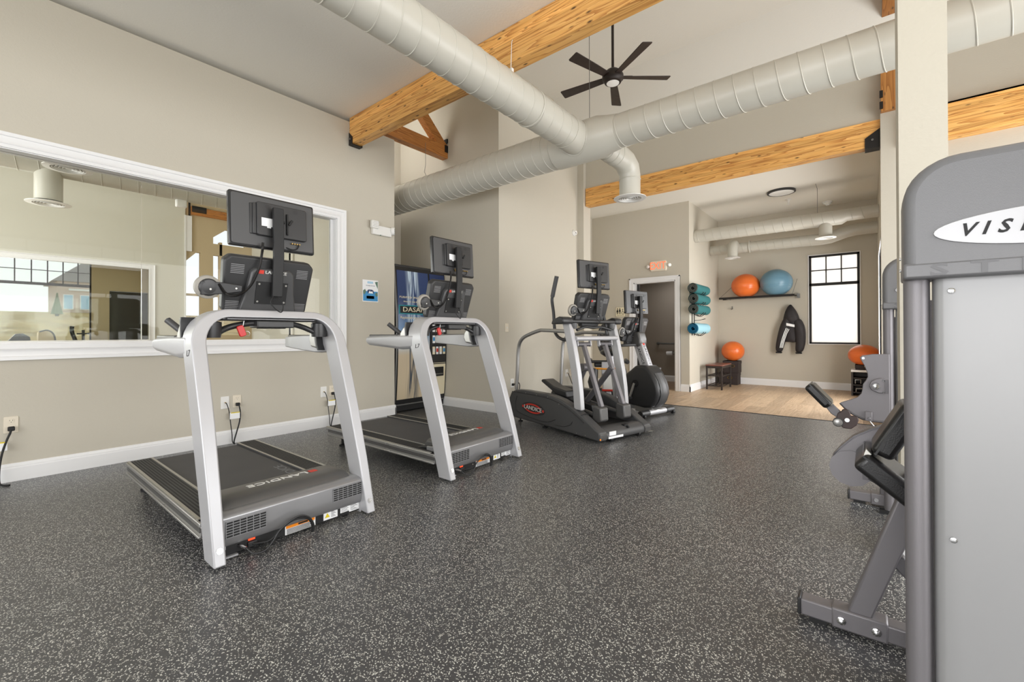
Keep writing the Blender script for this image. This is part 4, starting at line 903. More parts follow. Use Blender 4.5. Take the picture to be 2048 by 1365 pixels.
# ------------------------------------------------------------------ strength machines on the right
badge_m = mat('badge_metal', (172, 172, 174), .4, .5); letter_m = mat('embossed_letter', (100, 100, 102), .45, .2)
def tower(loc, label, letters=True):
    """local origin: front left foot of the tower; face towards -y, x to the right"""
    t = thing('weight_tower', loc, label, 'strength machine', 'grey strength towers'); A = lambda n, b, m, **k: b.build(n, m, t, True, **k)
    Wt = .60
    for x in (.026, Wt-.026): A('upright_tube', MB().rod((x, .03, 0), (x, .03, 1.20), .0255), gun, smooth=40)
    A('front_panel', MB().prism([(.056, .02), (.062, .008), (.074, .003), (.10, .0), (Wt-.10, .0), (Wt-.074, .003), (Wt-.062, .008), (Wt-.056, .02), (Wt-.056, .05), (.056, .05)], .03, 1.17), panel_m, smooth=50)
    b = MB(); ol = [(.0, 1.16), (Wt, 1.16), (Wt, 1.345)] + arc(Wt-.10, 1.347, .10, 0, 90, 8) + arc(.10, 1.347, .10, 90, 180, 8)
    sh = A('shroud', MB().xz(ol, -.035, .09), shroud_m, smooth=40, bev=.022, seg=4)
    A('shroud_band', MB().box(-.001, Wt+.001, -.0365, .09, 1.158, 1.196), shroud_m, bev=.006)
    A('upright_foot', MB().box(-.02, .07, -.0, .06, .0, .02).box(Wt-.07, Wt+.02, -.0, .06, .0, .02), black_m)
    cx = Wt/2
    A('badge', MB().prism(el(.248, .045, 48), -.0, .0035, face_my((cx, -.035, 1.262))), badge_m, bev=.001)
    b = MB()
    for i, ch in enumerate('VISION FITNESS'):
        if ch != ' ': b.text(ch, .040, .0008, face_my((.106+.0285*i, -.0392, 1.262)), shear=.32, sx=1.0, bold=.0009)
    A('badge_lettering', b, ink)
    for i, ch in enumerate('STRENGTH'):
        b = MB(); b.text(ch, .038, .0006, face_my((.062+.0735*i, -.0368, 1.176)), sx=1.9, bold=.0008); A('band_letter', b, letter_m)
    for z in (1.128, .535, .12):
        for x in (.086, Wt-.086): A('screw', MB().lathe([(.0075, -.001), (.0065, .0025), (.003, .0035)], face_my((x, .001, z)), 12), chrome, smooth=40)
    b = MB()
    for z in (1.185, 1.215): b.rod((-.003, .02, z), (-.006, .02, z), .004)
    A('edge_screw', b, chrome)
    A('weight_stack', MB().box(.12, Wt-.12, .09, .22, .1, .75), black_m)
    A('back_frame', MB().box(.02, Wt-.02, .24, .30, 0, 1.12), gun)
    return t
tw1 = tower((.068, 1.47, 0), 'near grey strength tower with oval badge and black padded seat')
tw2 = dup(tw1, (.063, 3.26, 0), 'far grey strength tower with half round cam plate behind the front pillar')
# seat unit of the near machine
A = lambda n, b, m, **k: b.build(n, m, tw1, **k)
A('foot_beam', MB().box(-.196, .50, 1.885, 1.945, .014, .072), gun, bev=.006)
A('foot_cap', MB().box(-.206, -.195, 1.884, 1.946, .013, .073), black, bev=.004)
A('foot_pad', MB().box(-.17, -.12, 1.89, 1.94, 0, .016), black_m)
A('foot_sleeve', MB().box(-.105, .045, 1.880, 1.950, .010, .078), gun, bev=.006)
for x in (-.078, .015): A('bolt', MB().lathe([(.014, 0), (.013, .006), (.008, .008), (.008, .013), (.004, .015)], face_my((x, 1.881, .042)), 14), chrome, smooth=40)
A('seat_leg', MB().xz([(-.062, .072), (.004, .072), (.175, .60), (.105, .60)], 1.89, 1.94), gun, bev=.006)
A('brace', MB().xz([(.040, .305), (.062, .262), (.26, .04), (.29, .09), (.085, .30)], 1.895, 1.935), gun_d, bev=.005)
# pads: seat sloping down to the right, back cushion rising to the right
def pad(nm, o, along, w, l, th, y0, yw, parent, cm=leather, edge=.018):
    M = frame(o, along, (0, 1, 0))
    x = MB().box(0, l, 0, yw, 0, th, M).build(nm, cm, parent, smooth=40, bev=edge, seg=4)
    b = MB()
    for h in (th*.26, ): b.box(-.0015, l+.0015, -.0015, yw+.0015, h-.003, h+.003, M)
    b.build('piping', black_g, x, bev=0); return x
pp = pad('seat_pad', (-.004, 1.80, .645), (.104, 0, -.083), 0, .36, -.066, 0, .24, tw1)
pp = pad('back_pad', (.0, 1.80, .650), (.076, 0, .150), 0, .185, -.062, 0, .17, tw1)
A('seat_bracket', MB().xz([(-.025, .60), (-.012, .575), (.006, .64), (-.008, .655)], 1.815, 1.835), alu, bev=.002)
A('cam_disc', MB().rod((-.053, 2.045, .527), (-.053, 2.065, .527), .066), gun, smooth=40)
A('cam_arm', MB().xz([(-.108, .565), (-.085, .60), (-.045, .645), (.0, .675), (.05, .70), (.055, .62), (.02, .56), (-.01, .535)], 2.05, 2.062), gun, smooth=40, bev=.004)
A('cam_rim', MB().xz([(-.108, .567), (-.085, .602), (-.045, .648), (.0, .678), (.05, .703), (.05, .697), (.0, .672), (-.045, .641), (-.085, .595)], 2.045, 2.085), gun_d, smooth=40)
A('cam_bolt', MB().rod((.0, 2.03, .515), (.03, 2.03, .50), .016).box(-.02, .0, 2.02, 2.05, .50, .525), gun_d, smooth=40)
# cam plate, roller and arm of the far machine
A = lambda n, b, m, **k: b.build(n, m, tw2, **k)
cp = smooth_path([(-.034, 0, .892), (.0, 0, .902), (.075, 0, .908)], 3)
pl = [(-.040, .884), (-.030, .896), (.017, .906), (.09, .909), (.09, .535), (.015, .533), (-.029, .540), (-.074, .564), (-.108, .595), (-.129, .620), (-.085, .640), (-.051, .658), (-.034, .680), (-.030, .70), (-.026, .735), (-.014, .755), (-.005, .775), (-.006, .795), (-.018, .835)]
A('cam_plate', MB().xz(pl, 3.195, 3.207), gun, smooth=50, bev=.003)
A('plate_rim', MB().tube([(.09, 3.2, .531), (.015, 3.2, .530), (-.029, 3.2, .537), (-.074, 3.2, .560), (-.108, 3.2, .591), (-.130, 3.2, .617)], .0075, 8), gun_d, smooth=50)
A('plate_bolt', MB().disc(face_my((-.024, 3.195, .882)), .006, 0, .004, 10), chrome)
A('hub_plate', MB().xz([(.073, .69), (.073, .765), (.055, .775), (.03, .768), (.008, .752), (.0, .727), (.01, .705), (.04, .69)], 3.182, 3.195), gun, smooth=50, bev=.004)
A('hub_bolt', MB().lathe([(.021, 0), (.019, .006), (.012, .006), (.012, .014), (.006, .016)], face_my((.031, 3.183, .727)), 18).rod((.064, 3.18, .695), (.064, 3.19, .695), .006).rod((.064, 3.18, .76), (.064, 3.19, .76), .006), chrome, smooth=40)
A('hub_clamp', MB().box(.068, .082, 3.18, 3.20, .69, .765), gun_d)
A('rope_clip', MB().box(-.018, .014, 3.18, 3.195, .530, .582).rod((-.0, 3.18, .545), (-.0, 3.175, .545), .007), gun, bev=.004)
A('cable', MB().tube(smooth_path([(.0, 3.19, .532), (.012, 3.19, .515), (.03, 3.19, .49)]), .003, 6), silver_d, smooth=50)
A('roller_disc', MB().xz([(-.148, .535), (-.142, .56), (-.125, .572), (-.118, .585), (-.095, .585), (-.083, .57), (-.082, .552), (-.05, .548), (-.045, .53), (-.055, .50), (-.08, .475), (-.115, .475), (-.14, .50)], 3.17, 3.19), brown, smooth=40, bev=.004)
A('disc_bolt', MB().disc(face_my((-.098, 3.17, .525)), .012, 0, .004, 12), chrome)
A('roller_knob', MB().lathe([(.022, -.03), (.023, .0), (.021, .008), (.012, .012)], face_my((-.140, 3.165, .507)), 18), silver_d, smooth=50)
A('roller_ring', MB().lathe([(.026, -.03), (.026, -.004)], face_my((-.140, 3.165, .507)), 18), black)
A('roller_arm', MB().xz([(-.225, .645), (-.175, .62), (-.125, .565), (-.145, .53), (-.175, .55), (-.205, .595)], 3.19, 3.205), gun, smooth=50, bev=.004)
pad('arm_pad', (-.262, 3.10, .734), (.105, 0, -.118), 0, .155, -.052, 0, .16, tw2)
A('foot_beam', MB().box(-.095, .40, 3.30, 3.36, .035, .09), gun, bev=.006)
A('foot_cap', MB().box(-.103, -.094, 3.299, 3.361, .034, .091), black, bev=.004)
A('foot_pad', MB().box(-.075, -.02, 3.305, 3.355, .02, .036), black_m)
A('rubber_block', MB().box(-.09, .12, 3.29, 3.40, .0, .022), rubber)
A('foot_sleeve', MB().box(.005, .10, 3.295, 3.365, .030, .095), gun, bev=.005)
A('bolt', MB().disc(face_my((.03, 3.295, .06)), .011, 0, .006, 12), chrome)
A('seat_leg', MB().xz([(.045, .09), (.075, .09), (.085, .45), (.055, .45)], 3.31, 3.35), gun, bev=.005)

# ------------------------------------------------------------------ drinks machine in the recess
v = thing('vending_machine', (-5.1, 3.88, 0), 'tall drinks vending machine with blue water artwork in the recess', 'vending machine')
A = lambda n, b, m, **k: b.build(n, m, v, **k)
xf = -4.735
A('cabinet', MB().box(-5.60, xf, 3.40, 4.272, .07, 1.93), black, bev=.01)
A('base_kick', MB().box(-5.55, xf+.01, 3.42, 4.25, .02, .09), black_m)
b = MB()
for y_ in (3.46, 4.22): b.lathe([(.03, 0), (.03, .01), (.012, .015), (.012, .04)], Matrix.Translation((xf-.05, y_, 0)), 12)
A('foot', b, alu)
def vx(z): return xf+.012+.05*math.sin(math.pi*min(1, max(0, (z-.10)/1.80)))**.8
zs = [.10+.09*i for i in range(21)]
def curved(nm, m, y0, y1, z0, z1, off, **k):
    zz = [z0]+[z for z in zs if z0 < z < z1]+[z1]
    pts = [(vx(z)+off, z) for z in zz]+[(vx(z)-.015, z) for z in zz[::-1]]
    return A(nm, MB().xz(pts, y0, y1), m, smooth=60, **k)
curved('door', black_g, 3.405, 4.268, .10, 1.90, .0)
curved('door_edge', steelgrey, 3.405, 3.425, .10, 1.90, .004)
va, nt, bb, N, L = node_mat('water_artwork')
tc = N('TexCoord'); sp_ = N('SeparateXYZ'); L(tc.outputs['Object'], sp_.inputs[0])
rp = N('ValToRGB'); e_ = rp.color_ramp.elements; e_[0].position = .0; e_[0].color = (.62, .52, .36, 1); e_[1].position = 1.; e_[1].color = (.035, .06, .16, 1)
for p_, c_ in ((.36, (.60, .50, .36)), (.42, (.55, .60, .62)), (.55, (.10, .22, .42)), (.70, (.03, .06, .16))): q = e_.new(p_); q.color = c_+(1,)
zr = N('MapRange'); zr.inputs['From Min'].default_value = .1; zr.inputs['From Max'].default_value = 1.9; L(sp_.outputs['Z'], zr.inputs['Value']); L(zr.outputs[0], rp.inputs[0])
mp = N('Mapping'); mp.inputs['Scale'].default_value = (1, 26, 1.6); L(tc.outputs['Object'], mp.inputs['Vector'])
nz = N('TexNoise', Scale=1., Detail=3., Distortion=.8); L(mp.outputs[0], nz.inputs['Vector'])
yd = N('MapRange'); yd.inputs['From Min'].default_value = -.46; yd.inputs['From Max'].default_value = .1; L(sp_.outputs['Y'], yd.inputs['Value'])
rr = N('ValToRGB'); q = rr.color_ramp.elements; q[0].position = .26; q[0].color = (0, 0, 0, 1); q[1].position = .72; q[1].color = (0, 0, 0, 1); k_ = q.new(.40); k_.color = (1, 1, 1, 1); k_ = q.new(.52); k_.color = (1, 1, 1, 1); L(yd.outputs[0], rr.inputs[0])
st = N('MapRange'); st.inputs['From Min'].default_value = .42; st.inputs['From Max'].default_value = .60; L(nz.outputs['Fac'], st.inputs['Value'])
mm = N('Math', operation='MULTIPLY'); L(st.outputs[0], mm.inputs[0]); L(rr.outputs[0], mm.inputs[1])
hi = N('MapRange'); hi.inputs['From Min'].default_value = .5; hi.inputs['From Max'].default_value = .62; L(zr.outputs[0], hi.inputs['Value'])
wc_ = N('Mix', data_type='RGBA'); L(hi.outputs[0], wc_.inputs['Factor']); wc_.inputs['A'].default_value = (.04, .06, .09, 1); wc_.inputs['B'].default_value = (.66, .80, .92, 1)
mx = N('Mix', data_type='RGBA'); L(mm.outputs[0], mx.inputs['Factor']); L(rp.outputs[0], mx.inputs['A']); L(wc_.outputs['Result'], mx.inputs['B'])
L(mx.outputs['Result'], bb.inputs['Base Color']); bb.inputs['Roughness'].default_value = .18
curved('artwork_panel', va, 3.445, 3.96, .17, 1.85, .003)
curved('brand_band', dasani_teal, 3.455, 3.955, 1.28, 1.40, .0055)
curved('brand_plate', ink, 3.475, 3.955, 1.295, 1.385, .0075)
xt = vx(1.34)+.0095
b = MB(); b.text('DASANI', .088, .001, face_px((xt, 3.715, 1.34)), sx=1.3); A('brand_lettering', b, cream)
b = MB(); b.text('PURIFIED WATER', .038, .001, face_px((vx(1.5)+.005, 3.66, 1.50)), sx=1.15, spacing=1.15); b.text('Water for daily life', .026, .001, face_px((vx(1.45)+.005, 3.65, 1.445)), sx=1.2); A('artwork_lettering', b, cream)
b = MB(); b.text('Replenish your Water', .05, .001, face_px((vx(1.23)+.006, 3.70, 1.235)), sx=1.0); A('artwork_lettering', b, cream)
curved('selection_panel', black, 3.985, 4.255, .60, 1.85, .004)
curved('selection_top', navy, 3.985, 4.255, 1.35, 1.85, .0055)
MB().box(vx(1.62)+.004, vx(1.62)+.008, 4.14, 4.19, 1.59, 1.66).build('price_label', paper, v)
MB().box(vx(1.62)+.007, vx(1.62)+.010, 4.147, 4.183, 1.597, 1.653).build('price_mark', orange_l, v)
MB().box(vx(1.62)+.004, vx(1.62)+.008, 4.20, 4.24, 1.60, 1.66).build('price_label', paper, v)
cols = (white_plastic, redlogo, cream, midblue)
for r_ in range(3):
    for c_ in range(4):
        y_ = 4.005+c_*.063; z_ = .80+r_*.155
        w_ = A('drink_window', MB().box(vx(z_)+.001, vx(z_)+.006, y_-.003, y_+.053, z_-.068, z_+.068), black_m)
        bt = MB().box(vx(z_)+.004, vx(z_)+.009, y_+.003, y_+.047, z_-.062, z_+.045).build('drink_picture', paper if (r_+c_) % 3 else cream, w_)
        MB().box(vx(z_)+.008, vx(z_)+.0105, y_+.008, y_+.042, z_-.03, z_+.02).build('drink_label', cols[(r_*3+c_) % 4], w_)
curved('dispenser_panel', cream, 3.985, 4.255, .17, .62, .004)
A('dispenser_flap', MB().box(vx(.5)+.0, vx(.5)+.012, 4.0, 4.22, .43, .56), black_m, bev=.008)
A('dispenser_lip', MB().box(vx(.5)+.01, vx(.5)+.016, 4.02, 4.20, .455, .47), steelgrey)
A('bottom_trim', MB().box(xf, xf+.03, 3.42, 4.25, .095, .11), steelgrey)
A('side_hinge', MB().box(xf-.02, xf+.004, 3.397, 3.404, 1.62, 1.74), alu)

# ------------------------------------------------------------------ wall fixtures
def plate(nm, label, cat, p, w, h, m, M, group=None):
    o = MB().prism(rrect(w, h, .006), 0, .006, M).build(nm, m, None, bev=.0025); tag(o, label, cat, group or {'outlet': 'power outlets', 'wall plate': 'aerial plates'}.get(cat)); return origin(o, p)
def on_wall(x, nx, y, z): return frame((x, y, z), (0, 1, 0) if nx > 0 else (0, -1, 0), (0, 0, 1))
def duplex(label, x, y, z, m=ivory, M=None):
    M = M or on_wall(x, 1, y, z); o = plate('power_outlet', label, 'outlet', tuple(M.translation), .07, .115, m, M)
    for dz in (.027, -.027):
        s = MB().lathe([(.017, .004), (.016, .008)], M @ Matrix.Translation((0, dz, 0)), 16).build('socket', m, o)
        b = MB(); b.box(-.008, -.006, dz, dz+.008, .0078, .0085, M).box(.006, .008, dz, dz+.008, .0078, .0085, M).box(-.002, .002, dz-.010, dz-.006, .0078, .0085, M); b.build('socket_slot', ink, s)
    return o
def coaxplate(label, x, y, z):
    M = on_wall(x, 1, y, z); o = plate('aerial_plate', label, 'wall plate', tuple(M.translation), .07, .115, white_plastic, M)
    MB().disc(M, .006, .005, .02, 10).build('aerial_socket', brass, o); return o
def lead(label, pts, r, plug=None, pm=black_m):
    o = MB().tube(smooth_path(pts, 8), r, 8).build('power_lead', black_m, None, smooth=60); tag(o, label, 'cord', 'leads at the wall outlets'); origin(o, pts[0])
    if plug: MB().cbox(plug, (.03, .034, .03)).build('plug', pm, o, bev=.006)
    return o
duplex('cream power outlet with a black lead, alone under the long window', XL, .176, .397)
o = lead('black lead with white tag plugged into the outlet under the long window', [(XL+.03, .176, .372), (XL+.045, .17, .345), (XL+.05, .155, .30), (XL+.055, .135, .22), (XL+.06, .122, .12), (XL+.075, .12, .03), (XL+.10, .13, .008), (XL+.14, .165, .007)], .0065, (XL+.024, .176, .372))
MB().box(XL+.05, XL+.053, .10, .157, .23, .29).build('lead_tag', paper, o); MB().box(XL+.053, XL+.0545, .10, .157, .283, .291).build('tag_stripe', yellow_l, o)
for i, (yc, w_) in enumerate(((1.492, 'nearer'), (2.446, 'farther'))):
    coaxplate('white aerial wall plate behind the %s treadmill' % w_, XL, yc, .388)
    duplex('cream power outlet behind the %s treadmill' % w_, XL, yc+.10, .390)
    lead('black power lead dropping from the outlet behind the %s treadmill' % w_, [(XL+.03, yc+.10, .362), (XL+.045, yc+.105, .345), (XL+.05, yc+.112, .28), (XL+.05, yc+.105, .2), (XL+.055, yc+.08, .11), (XL+.065, yc+.055, .03), (XL+.09, yc+.05, .008)], .006, (XL+.024, yc+.10, .362))
    a_ = lead('thin black aerial lead dropping from the white plate behind the %s treadmill' % w_, [(XL+.02, yc, .388), (XL+.04, yc+.005, .37), (XL+.048, yc+.02, .30), (XL+.05, yc+.03, .2), (XL+.055, yc+.04, .1), (XL+.06, yc+.042, .03), (XL+.085, yc+.045, .008)], .004)
    MB().box(XL+.056, XL+.059, yc+.022, yc+.105, .235, .295).build('lead_tag', paper, a_); MB().box(XL+.059, XL+.0605, yc+.03, yc+.105, .288, .296).build('tag_stripe', yellow_l, a_)
plate('light_switch', 'cream light switch on the column wall', 'switch', (XC, 4.43, 1.10), .07, .115, ivory, on_wall(XC, 1, 4.43, 1.10)); o = bpy.data.objects['light_switch']
MB().box(XC+.005, XC+.012, 4.424, 4.436, 1.09, 1.112).build('toggle', white_plastic, o)
duplex('white power outlet behind the rear handrail of the elliptical', XC, 4.54, .365, white_plastic)
lead('black lead looping from the outlet beside the elliptical', [(XC+.03, 4.54, .345), (XC+.05, 4.56, .36), (XC+.06, 4.60, .37), (XC+.06, 4.63, .33), (XC+.06, 4.62, .25), (XC+.07, 4.6, .1)], .006, (XC+.022, 4.54, .345))
coaxplate('white aerial wall plate low on the column wall beyond the elliptical', XC, 5.90, .40)
duplex('cream power outlet low on the column wall beyond the elliptical', XC, 6.02, .405)
lead('black lead hanging from the plate beyond the elliptical', [(XC+.03, 5.90, .40), (XC+.05, 5.92, .33), (XC+.06, 5.98, .22), (XC+.07, 6.05, .15), (XC+.08, 6.12, .10)], .006)
cmm = tag(origin(MB().lathe([(.048, 0), (.05, .012), (.04, .026), (.03, .05), (.0, .056)], on_wall(XC, 1, 6.13, 2.645), 22).build('security_camera', white_plastic, None, smooth=40), (XC, 6.13, 2.645)), 'small white dome camera high on the column wall', 'camera')
MB().lathe([(.02, .0), (.018, .012)], frame((XC+.04, 6.12, 2.645), (0, 1, 0), (-.3, -.1, 1)), 16).build('camera_lens', black_g, cmm)
# emergency light with two heads
M = on_wall(XL, 1, 3.165, 2.29); emg = thing('emergency_light', (XL, 3.165, 2.29), 'white emergency light with two lamp heads high above the blue poster', 'emergency light')
MB().prism([(-.125, -.06), (.14, -.06), (.14, .055), (-.125, .055)], 0, .05, M).build('housing', white_plastic, emg, bev=.008)
MB().prism(rrect(.10, .095, .015, -.105, .055), .03, .075, M).build('lamp_head', white_plastic, emg, bev=.008)
b = MB()
for i in range(5):
    for j in range(4): b.disc(M @ Matrix.Translation((-.138+i*.016+(j % 2)*.008, .03+j*.018, .075)), .0035, 0, .001, 6)
b.build('lamp_led', inkg, emg)
M2 = M @ Matrix.Translation((.165, .02, .045)) @ Matrix.Rotation(R(50), 4, 'Y')
MB().lathe([(.02, -.04), (.05, -.02), (.05, .012), (.046, .018)], M2, 20).build('lamp_head', white_plastic, emg, smooth=40)
b = MB()
for j in range(3): b.box(-.032, .032, -.032+j*.024, -.022+j*.024, .017, .0195, M2)
b.build('lamp_rib', inkg, emg)
MB().disc(M @ Matrix.Translation((-.02, -.061, .04)), .006, 0, .012, 10).build('status_lamp', green_p, emg)
# poster
M = on_wall(XL, 1, 3.033, 1.543); po = tag(origin(MB().box(-.106, .106, -.131, .131, 0, .004, M).build('poster', paper), (XL, 3.033, 1.543)), 'small white and blue printed poster between the long window and the drinks machine', 'poster')
P_ = lambda n, m, *q: [MB().box(*x_, .004, .0052, M).build(n, m, po) for x_ in q]
P_('poster_print', midblue, (-.100, .100, -.122, -.005))
P_('poster_print', sky_l, (-.042, .036, .088, .114), (-.055, .05, -.095, -.06))
b = MB(); b.prism([(-.04, -.03), (.045, -.03), (.04, .004), (.02, .016), (-.03, .016), (-.045, 0)], .005, .0062, M); b.build('poster_print', navy, po)
b = MB(); b.prism([(-.03, -.03), (.035, -.03), (.022, -.002), (.0, -.012), (-.012, .006)], .006, .0068, M); b.build('poster_print', paper, po)
b = MB(); b.text('FITNESS ROOM', .017, .0003, M @ Matrix.Translation((0, .062, .0046)), sx=1.05); b.build('poster_lettering', navy, po)
b = MB(); b.prism([(.06, .11), (.10, .12), (.10, .03), (.085, .06)], .004, .0053, M); b.prism([(-.10, .0), (-.075, .02), (-.06, -.01), (-.085, -.05), (-.10, -.03)], .005, .0064, M); b.prism([(.06, -.03), (.09, -.01), (.10, -.05), (.08, -.07)], .005, .0064, M); b.build('poster_leaf', green_p, po)
# restroom sign and exit sign
M = face_my((-3.69, 7.849, 1.43)); so = tag(origin(MB().prism(rrect(.21, .20, .02), 0, .006, M).build('restroom_sign', cream), (-3.69, 7.85, 1.43)), 'cream restroom sign with pictograms beside the doorway', 'sign')
MB().prism(rrect(.205, .195, .02), .005, .0066, M).build('sign_border', inkg, so); MB().prism(rrect(.19, .18, .016), .006, .0072, M).build('sign_face', cream, so)
b = MB()
for cx, sk in ((-.062, 1), (-.012, 0)):
    b.disc(M @ Matrix.Translation((cx, .062, .007)), .011, 0, .001, 12)
    if sk: b.prism([(cx-.008, .048), (cx+.008, .048), (cx+.022, -.005), (cx-.022, -.005)], .007, .0082, M)
    else: b.prism([(cx-.016, .048), (cx+.016, .048), (cx+.016, 0), (cx-.016, 0)], .007, .0082, M)
    b.box(cx-.011, cx-.002, -.042, 0, .007, .0082, M).box(cx+.002, cx+.011, -.042, 0, .007, .0082, M)
b.box(-.038, -.036, -.045, .07, .007, .008, M)
ring = [(.052+.026*math.cos(R(a)), -.018+.026*math.sin(R(a))) for a in range(110, 420, 20)]
b.tube([M @ Vector((p_[0], p_[1], .0085)) for p_ in ring], .0035, 6); b.disc(M @ Matrix.Translation((.046, .048, .007)), .009, 0, .001, 12)
b.tube([M @ Vector(q) for q in ((.047, .035, .0085), (.05, .0, .0085), (.07, .0, .0085), (.082, -.03, .0085))], .004, 6)
b.build('pictogram', ink, so); b = MB(); b.text('RESTROOMS', .022, .0004, M @ Matrix.Translation((0, -.068, .0074)), sx=1.1); b.build('sign_lettering', ink, so)
M = face_my((-2.935, 7.849, 2.235)); ex = thing('exit_sign', (-2.935, 7.849, 2.235), 'lit EXIT sign with two small lamps above the doorway', 'sign')
MB().prism(rrect(.285, .185, .03), 0, .05, M).build('sign_body', ivory, ex, bev=.006)
b = MB(); b.text('EXIT', .185, .002, M @ Matrix.Translation((-.01, 0, .051)), sx=.78); b.build('sign_lettering', exit_m, ex)
for sx in (-1, 1):
    MB().tube([M @ Vector((sx*.14, 0, .025)), M @ Vector((sx*.175, .0, .03))], .012, 8).lathe([(.012, -.02), (.03, .0), (.032, .02), (.024, .03)], M @ Matrix.Translation((sx*.19, .0, .03)) @ Matrix.Rotation(sx*R(40), 4, 'Y'), 16).build('sign_lamp', white_plastic, ex, smooth=40)
# hall: grab rail and paper holder on the end wall
gr = thing('grab_rail', (-3.0, 9.29, .85), 'chrome grab rail on the hall wall beyond the doorway', 'rail')
MB().rod((-3.5, 9.24, .80), (-2.95, 9.24, .80), .018).build('rail_bar', steelgrey, gr, smooth=40); MB().rod((-2.95, 9.24, .80), (-2.95, 9.30, .80), .03).rod((-3.5, 9.24, .80), (-3.5, 9.30, .80), .03).build('rail_flange', steelgrey, gr, smooth=40)
pr_ = thing('paper_holder', (-3.2, 9.29, .60), 'white paper roll holder on the hall wall below the rail', 'holder')
MB().rod((-3.30, 9.23, .595), (-3.18, 9.23, .60), .042).build('paper_roll', paper, pr_, smooth=40); MB().rod((-3.14, 9.22, .61), (-3.14, 9.30, .61), .028).rod((-3.34, 9.23, .595), (-3.14, 9.23, .61), .01).build('holder_arm', chrome, pr_, smooth=40)

# ------------------------------------------------------------------ ceiling fan, lamps and sensors
fx, fy, fz = -2.075, 4.25, 3.685
fn = thing('ceiling_fan', (fx, fy, ZV), 'dark bronze five blade ceiling fan with round light', 'fan')
A = lambda n, b, m, **k: b.build(n, m, fn, **k)
A('down_rod', MB().rod((fx, fy, ZV), (fx, fy, fz+.10), .014).lathe([(.07, 0), (.06, -.05), (.02, -.07)], Matrix.Translation((fx, fy, ZV)), 20), bronze, smooth=40)
A('motor_body', MB().lathe([(.02, .13), (.06, .11), (.095, .08), (.11, .05), (.11, .015), (.09, -.0), (.085, -.02)], Matrix.Translation((fx, fy, fz)), 30), bronze, smooth=40)
A('light_lens', MB().lathe([(.066, -.015), (.064, -.03), (.03, -.035)], Matrix.Translation((fx, fy, fz)), 30), lens_m, smooth=40)
A('light_rim', MB().lathe([(.085, -.005), (.083, -.022), (.066, -.026), (.066, -.01)], Matrix.Translation((fx, fy, fz)), 30), bronze, smooth=40)
angs = [math.degrees(math.atan2(y_-fy, x_-fx)) for x_, y_ in ((-1.652, 4.697), (-2.334, 4.875), (-2.673, 4.24), (-2.244, 3.718), (-1.622, 4.023))]
base_a = 40
for i in range(5):
    a_ = R(base_a+72*i); M = frame((fx, fy, fz+.035), (math.cos(a_), math.sin(a_), 0), (-math.sin(a_), math.cos(a_), .22))
    A('blade', MB().prism([(.10, -.036), (.30, -.046), (.585, -.056), (.595, -.048), (.595, .052), (.585, .058), (.30, .047), (.10, .036)], -.004, .004, M), fanblade, bev=.002)
    A('blade_iron', MB().prism([(.06, -.022), (.20, -.03), (.20, .03), (.06, .022)], .004, .010, M), bronze)
dl = thing('ceiling_light', (-1.085, 8.27, 3.32), 'round flat ceiling light with black rim in the back room', 'light')
MB().lathe([(.20, 0), (.20, -.028), (.178, -.034), (.174, -.02)], Matrix.Translation((-1.085, 8.27, 3.32)), 40).build('rim', black, dl, smooth=40); MB().lathe([(.176, -.02), (.176, -.029)], Matrix.Translation((-1.085, 8.27, 3.32)), 40).build('diffuser', lens_m, dl)
sk = tag(origin(MB().lathe([(.05, 0), (.05, -.006), (.022, -.008), (.022, -.05), (.012, -.055), (.012, -.085), (.022, -.09), (.02, -.095)], Matrix.Translation((-1.055, 8.84, 3.32)), 18).build('sprinkler', white_plastic, None, smooth=40), (-1.055, 8.84, 3.32)), 'white sprinkler head on the back room ceiling', 'sprinkler')
sm = tag(origin(MB().lathe([(.075, 0), (.075, -.02), (.06, -.026), (.058, -.045), (.035, -.05), (.03, -.065)], Matrix.Translation((-.545, 9.45, 3.32)), 24).build('smoke_detector', white_plastic, None, smooth=40), (-.545, 9.45, 3.32)), 'white smoke detector on the back room ceiling', 'detector')

# ------------------------------------------------------------------ back room things
def ball(nm, c, r, m, label, flat=.94):
    b = MB(); n = 22; prof = [(max(r*math.sin(math.pi*i/n), .0), -r*flat*math.cos(math.pi*i/n)) for i in range(n+1)]
    o = b.lathe(prof, Matrix.Translation(c), 40).build('exercise_ball', m, None, smooth=60); tag(o, label, 'ball', 'exercise balls'); origin(o, (c[0], c[1], c[2]-r*flat))
    rg = MB()
    for h in (-.32, -.2, .2, .32):
        rr_ = r*math.sqrt(1-h*h)+.0006; rg.tube([(c[0]+rr_*math.cos(2*math.pi*k/40), c[1]+rr_*math.sin(2*math.pi*k/40), c[2]+h*r*flat) for k in range(40)], .0022, 5, closed=True)
    rg.build('ball_rib', m, o, smooth=60)
    MB().disc(frame((c[0]+r*.3, c[1]-r*.94, c[2]-r*.12), (1, 0.3, 0), (0, 0, 1)), .012, -.01, .003, 10).build('valve_plug', m, o); return o
YS = 9.50
ball('b', (-1.855, YS, 1.940), .248, orange, 'orange exercise ball on the wall shelf', .92)
ball('b', (-1.338, YS, 1.962), .268, blue_ball, 'blue exercise ball on the wall shelf', .93)
sh = thing('wall_shelf', (-1.66, YB, 1.70), 'narrow black rail shelf holding two exercise balls', 'shelf')
A = lambda n, b, m, **k: b.build(n, m, sh, **k)
A('front_rail', MB().rod((-2.30, 9.36, 1.700), (-1.03, 9.36, 1.708), .020), steel_b, smooth=40)
A('back_rail', MB().rod((-2.30, 9.66, 1.70), (-1.03, 9.66, 1.708), .014), steel_b, smooth=40)
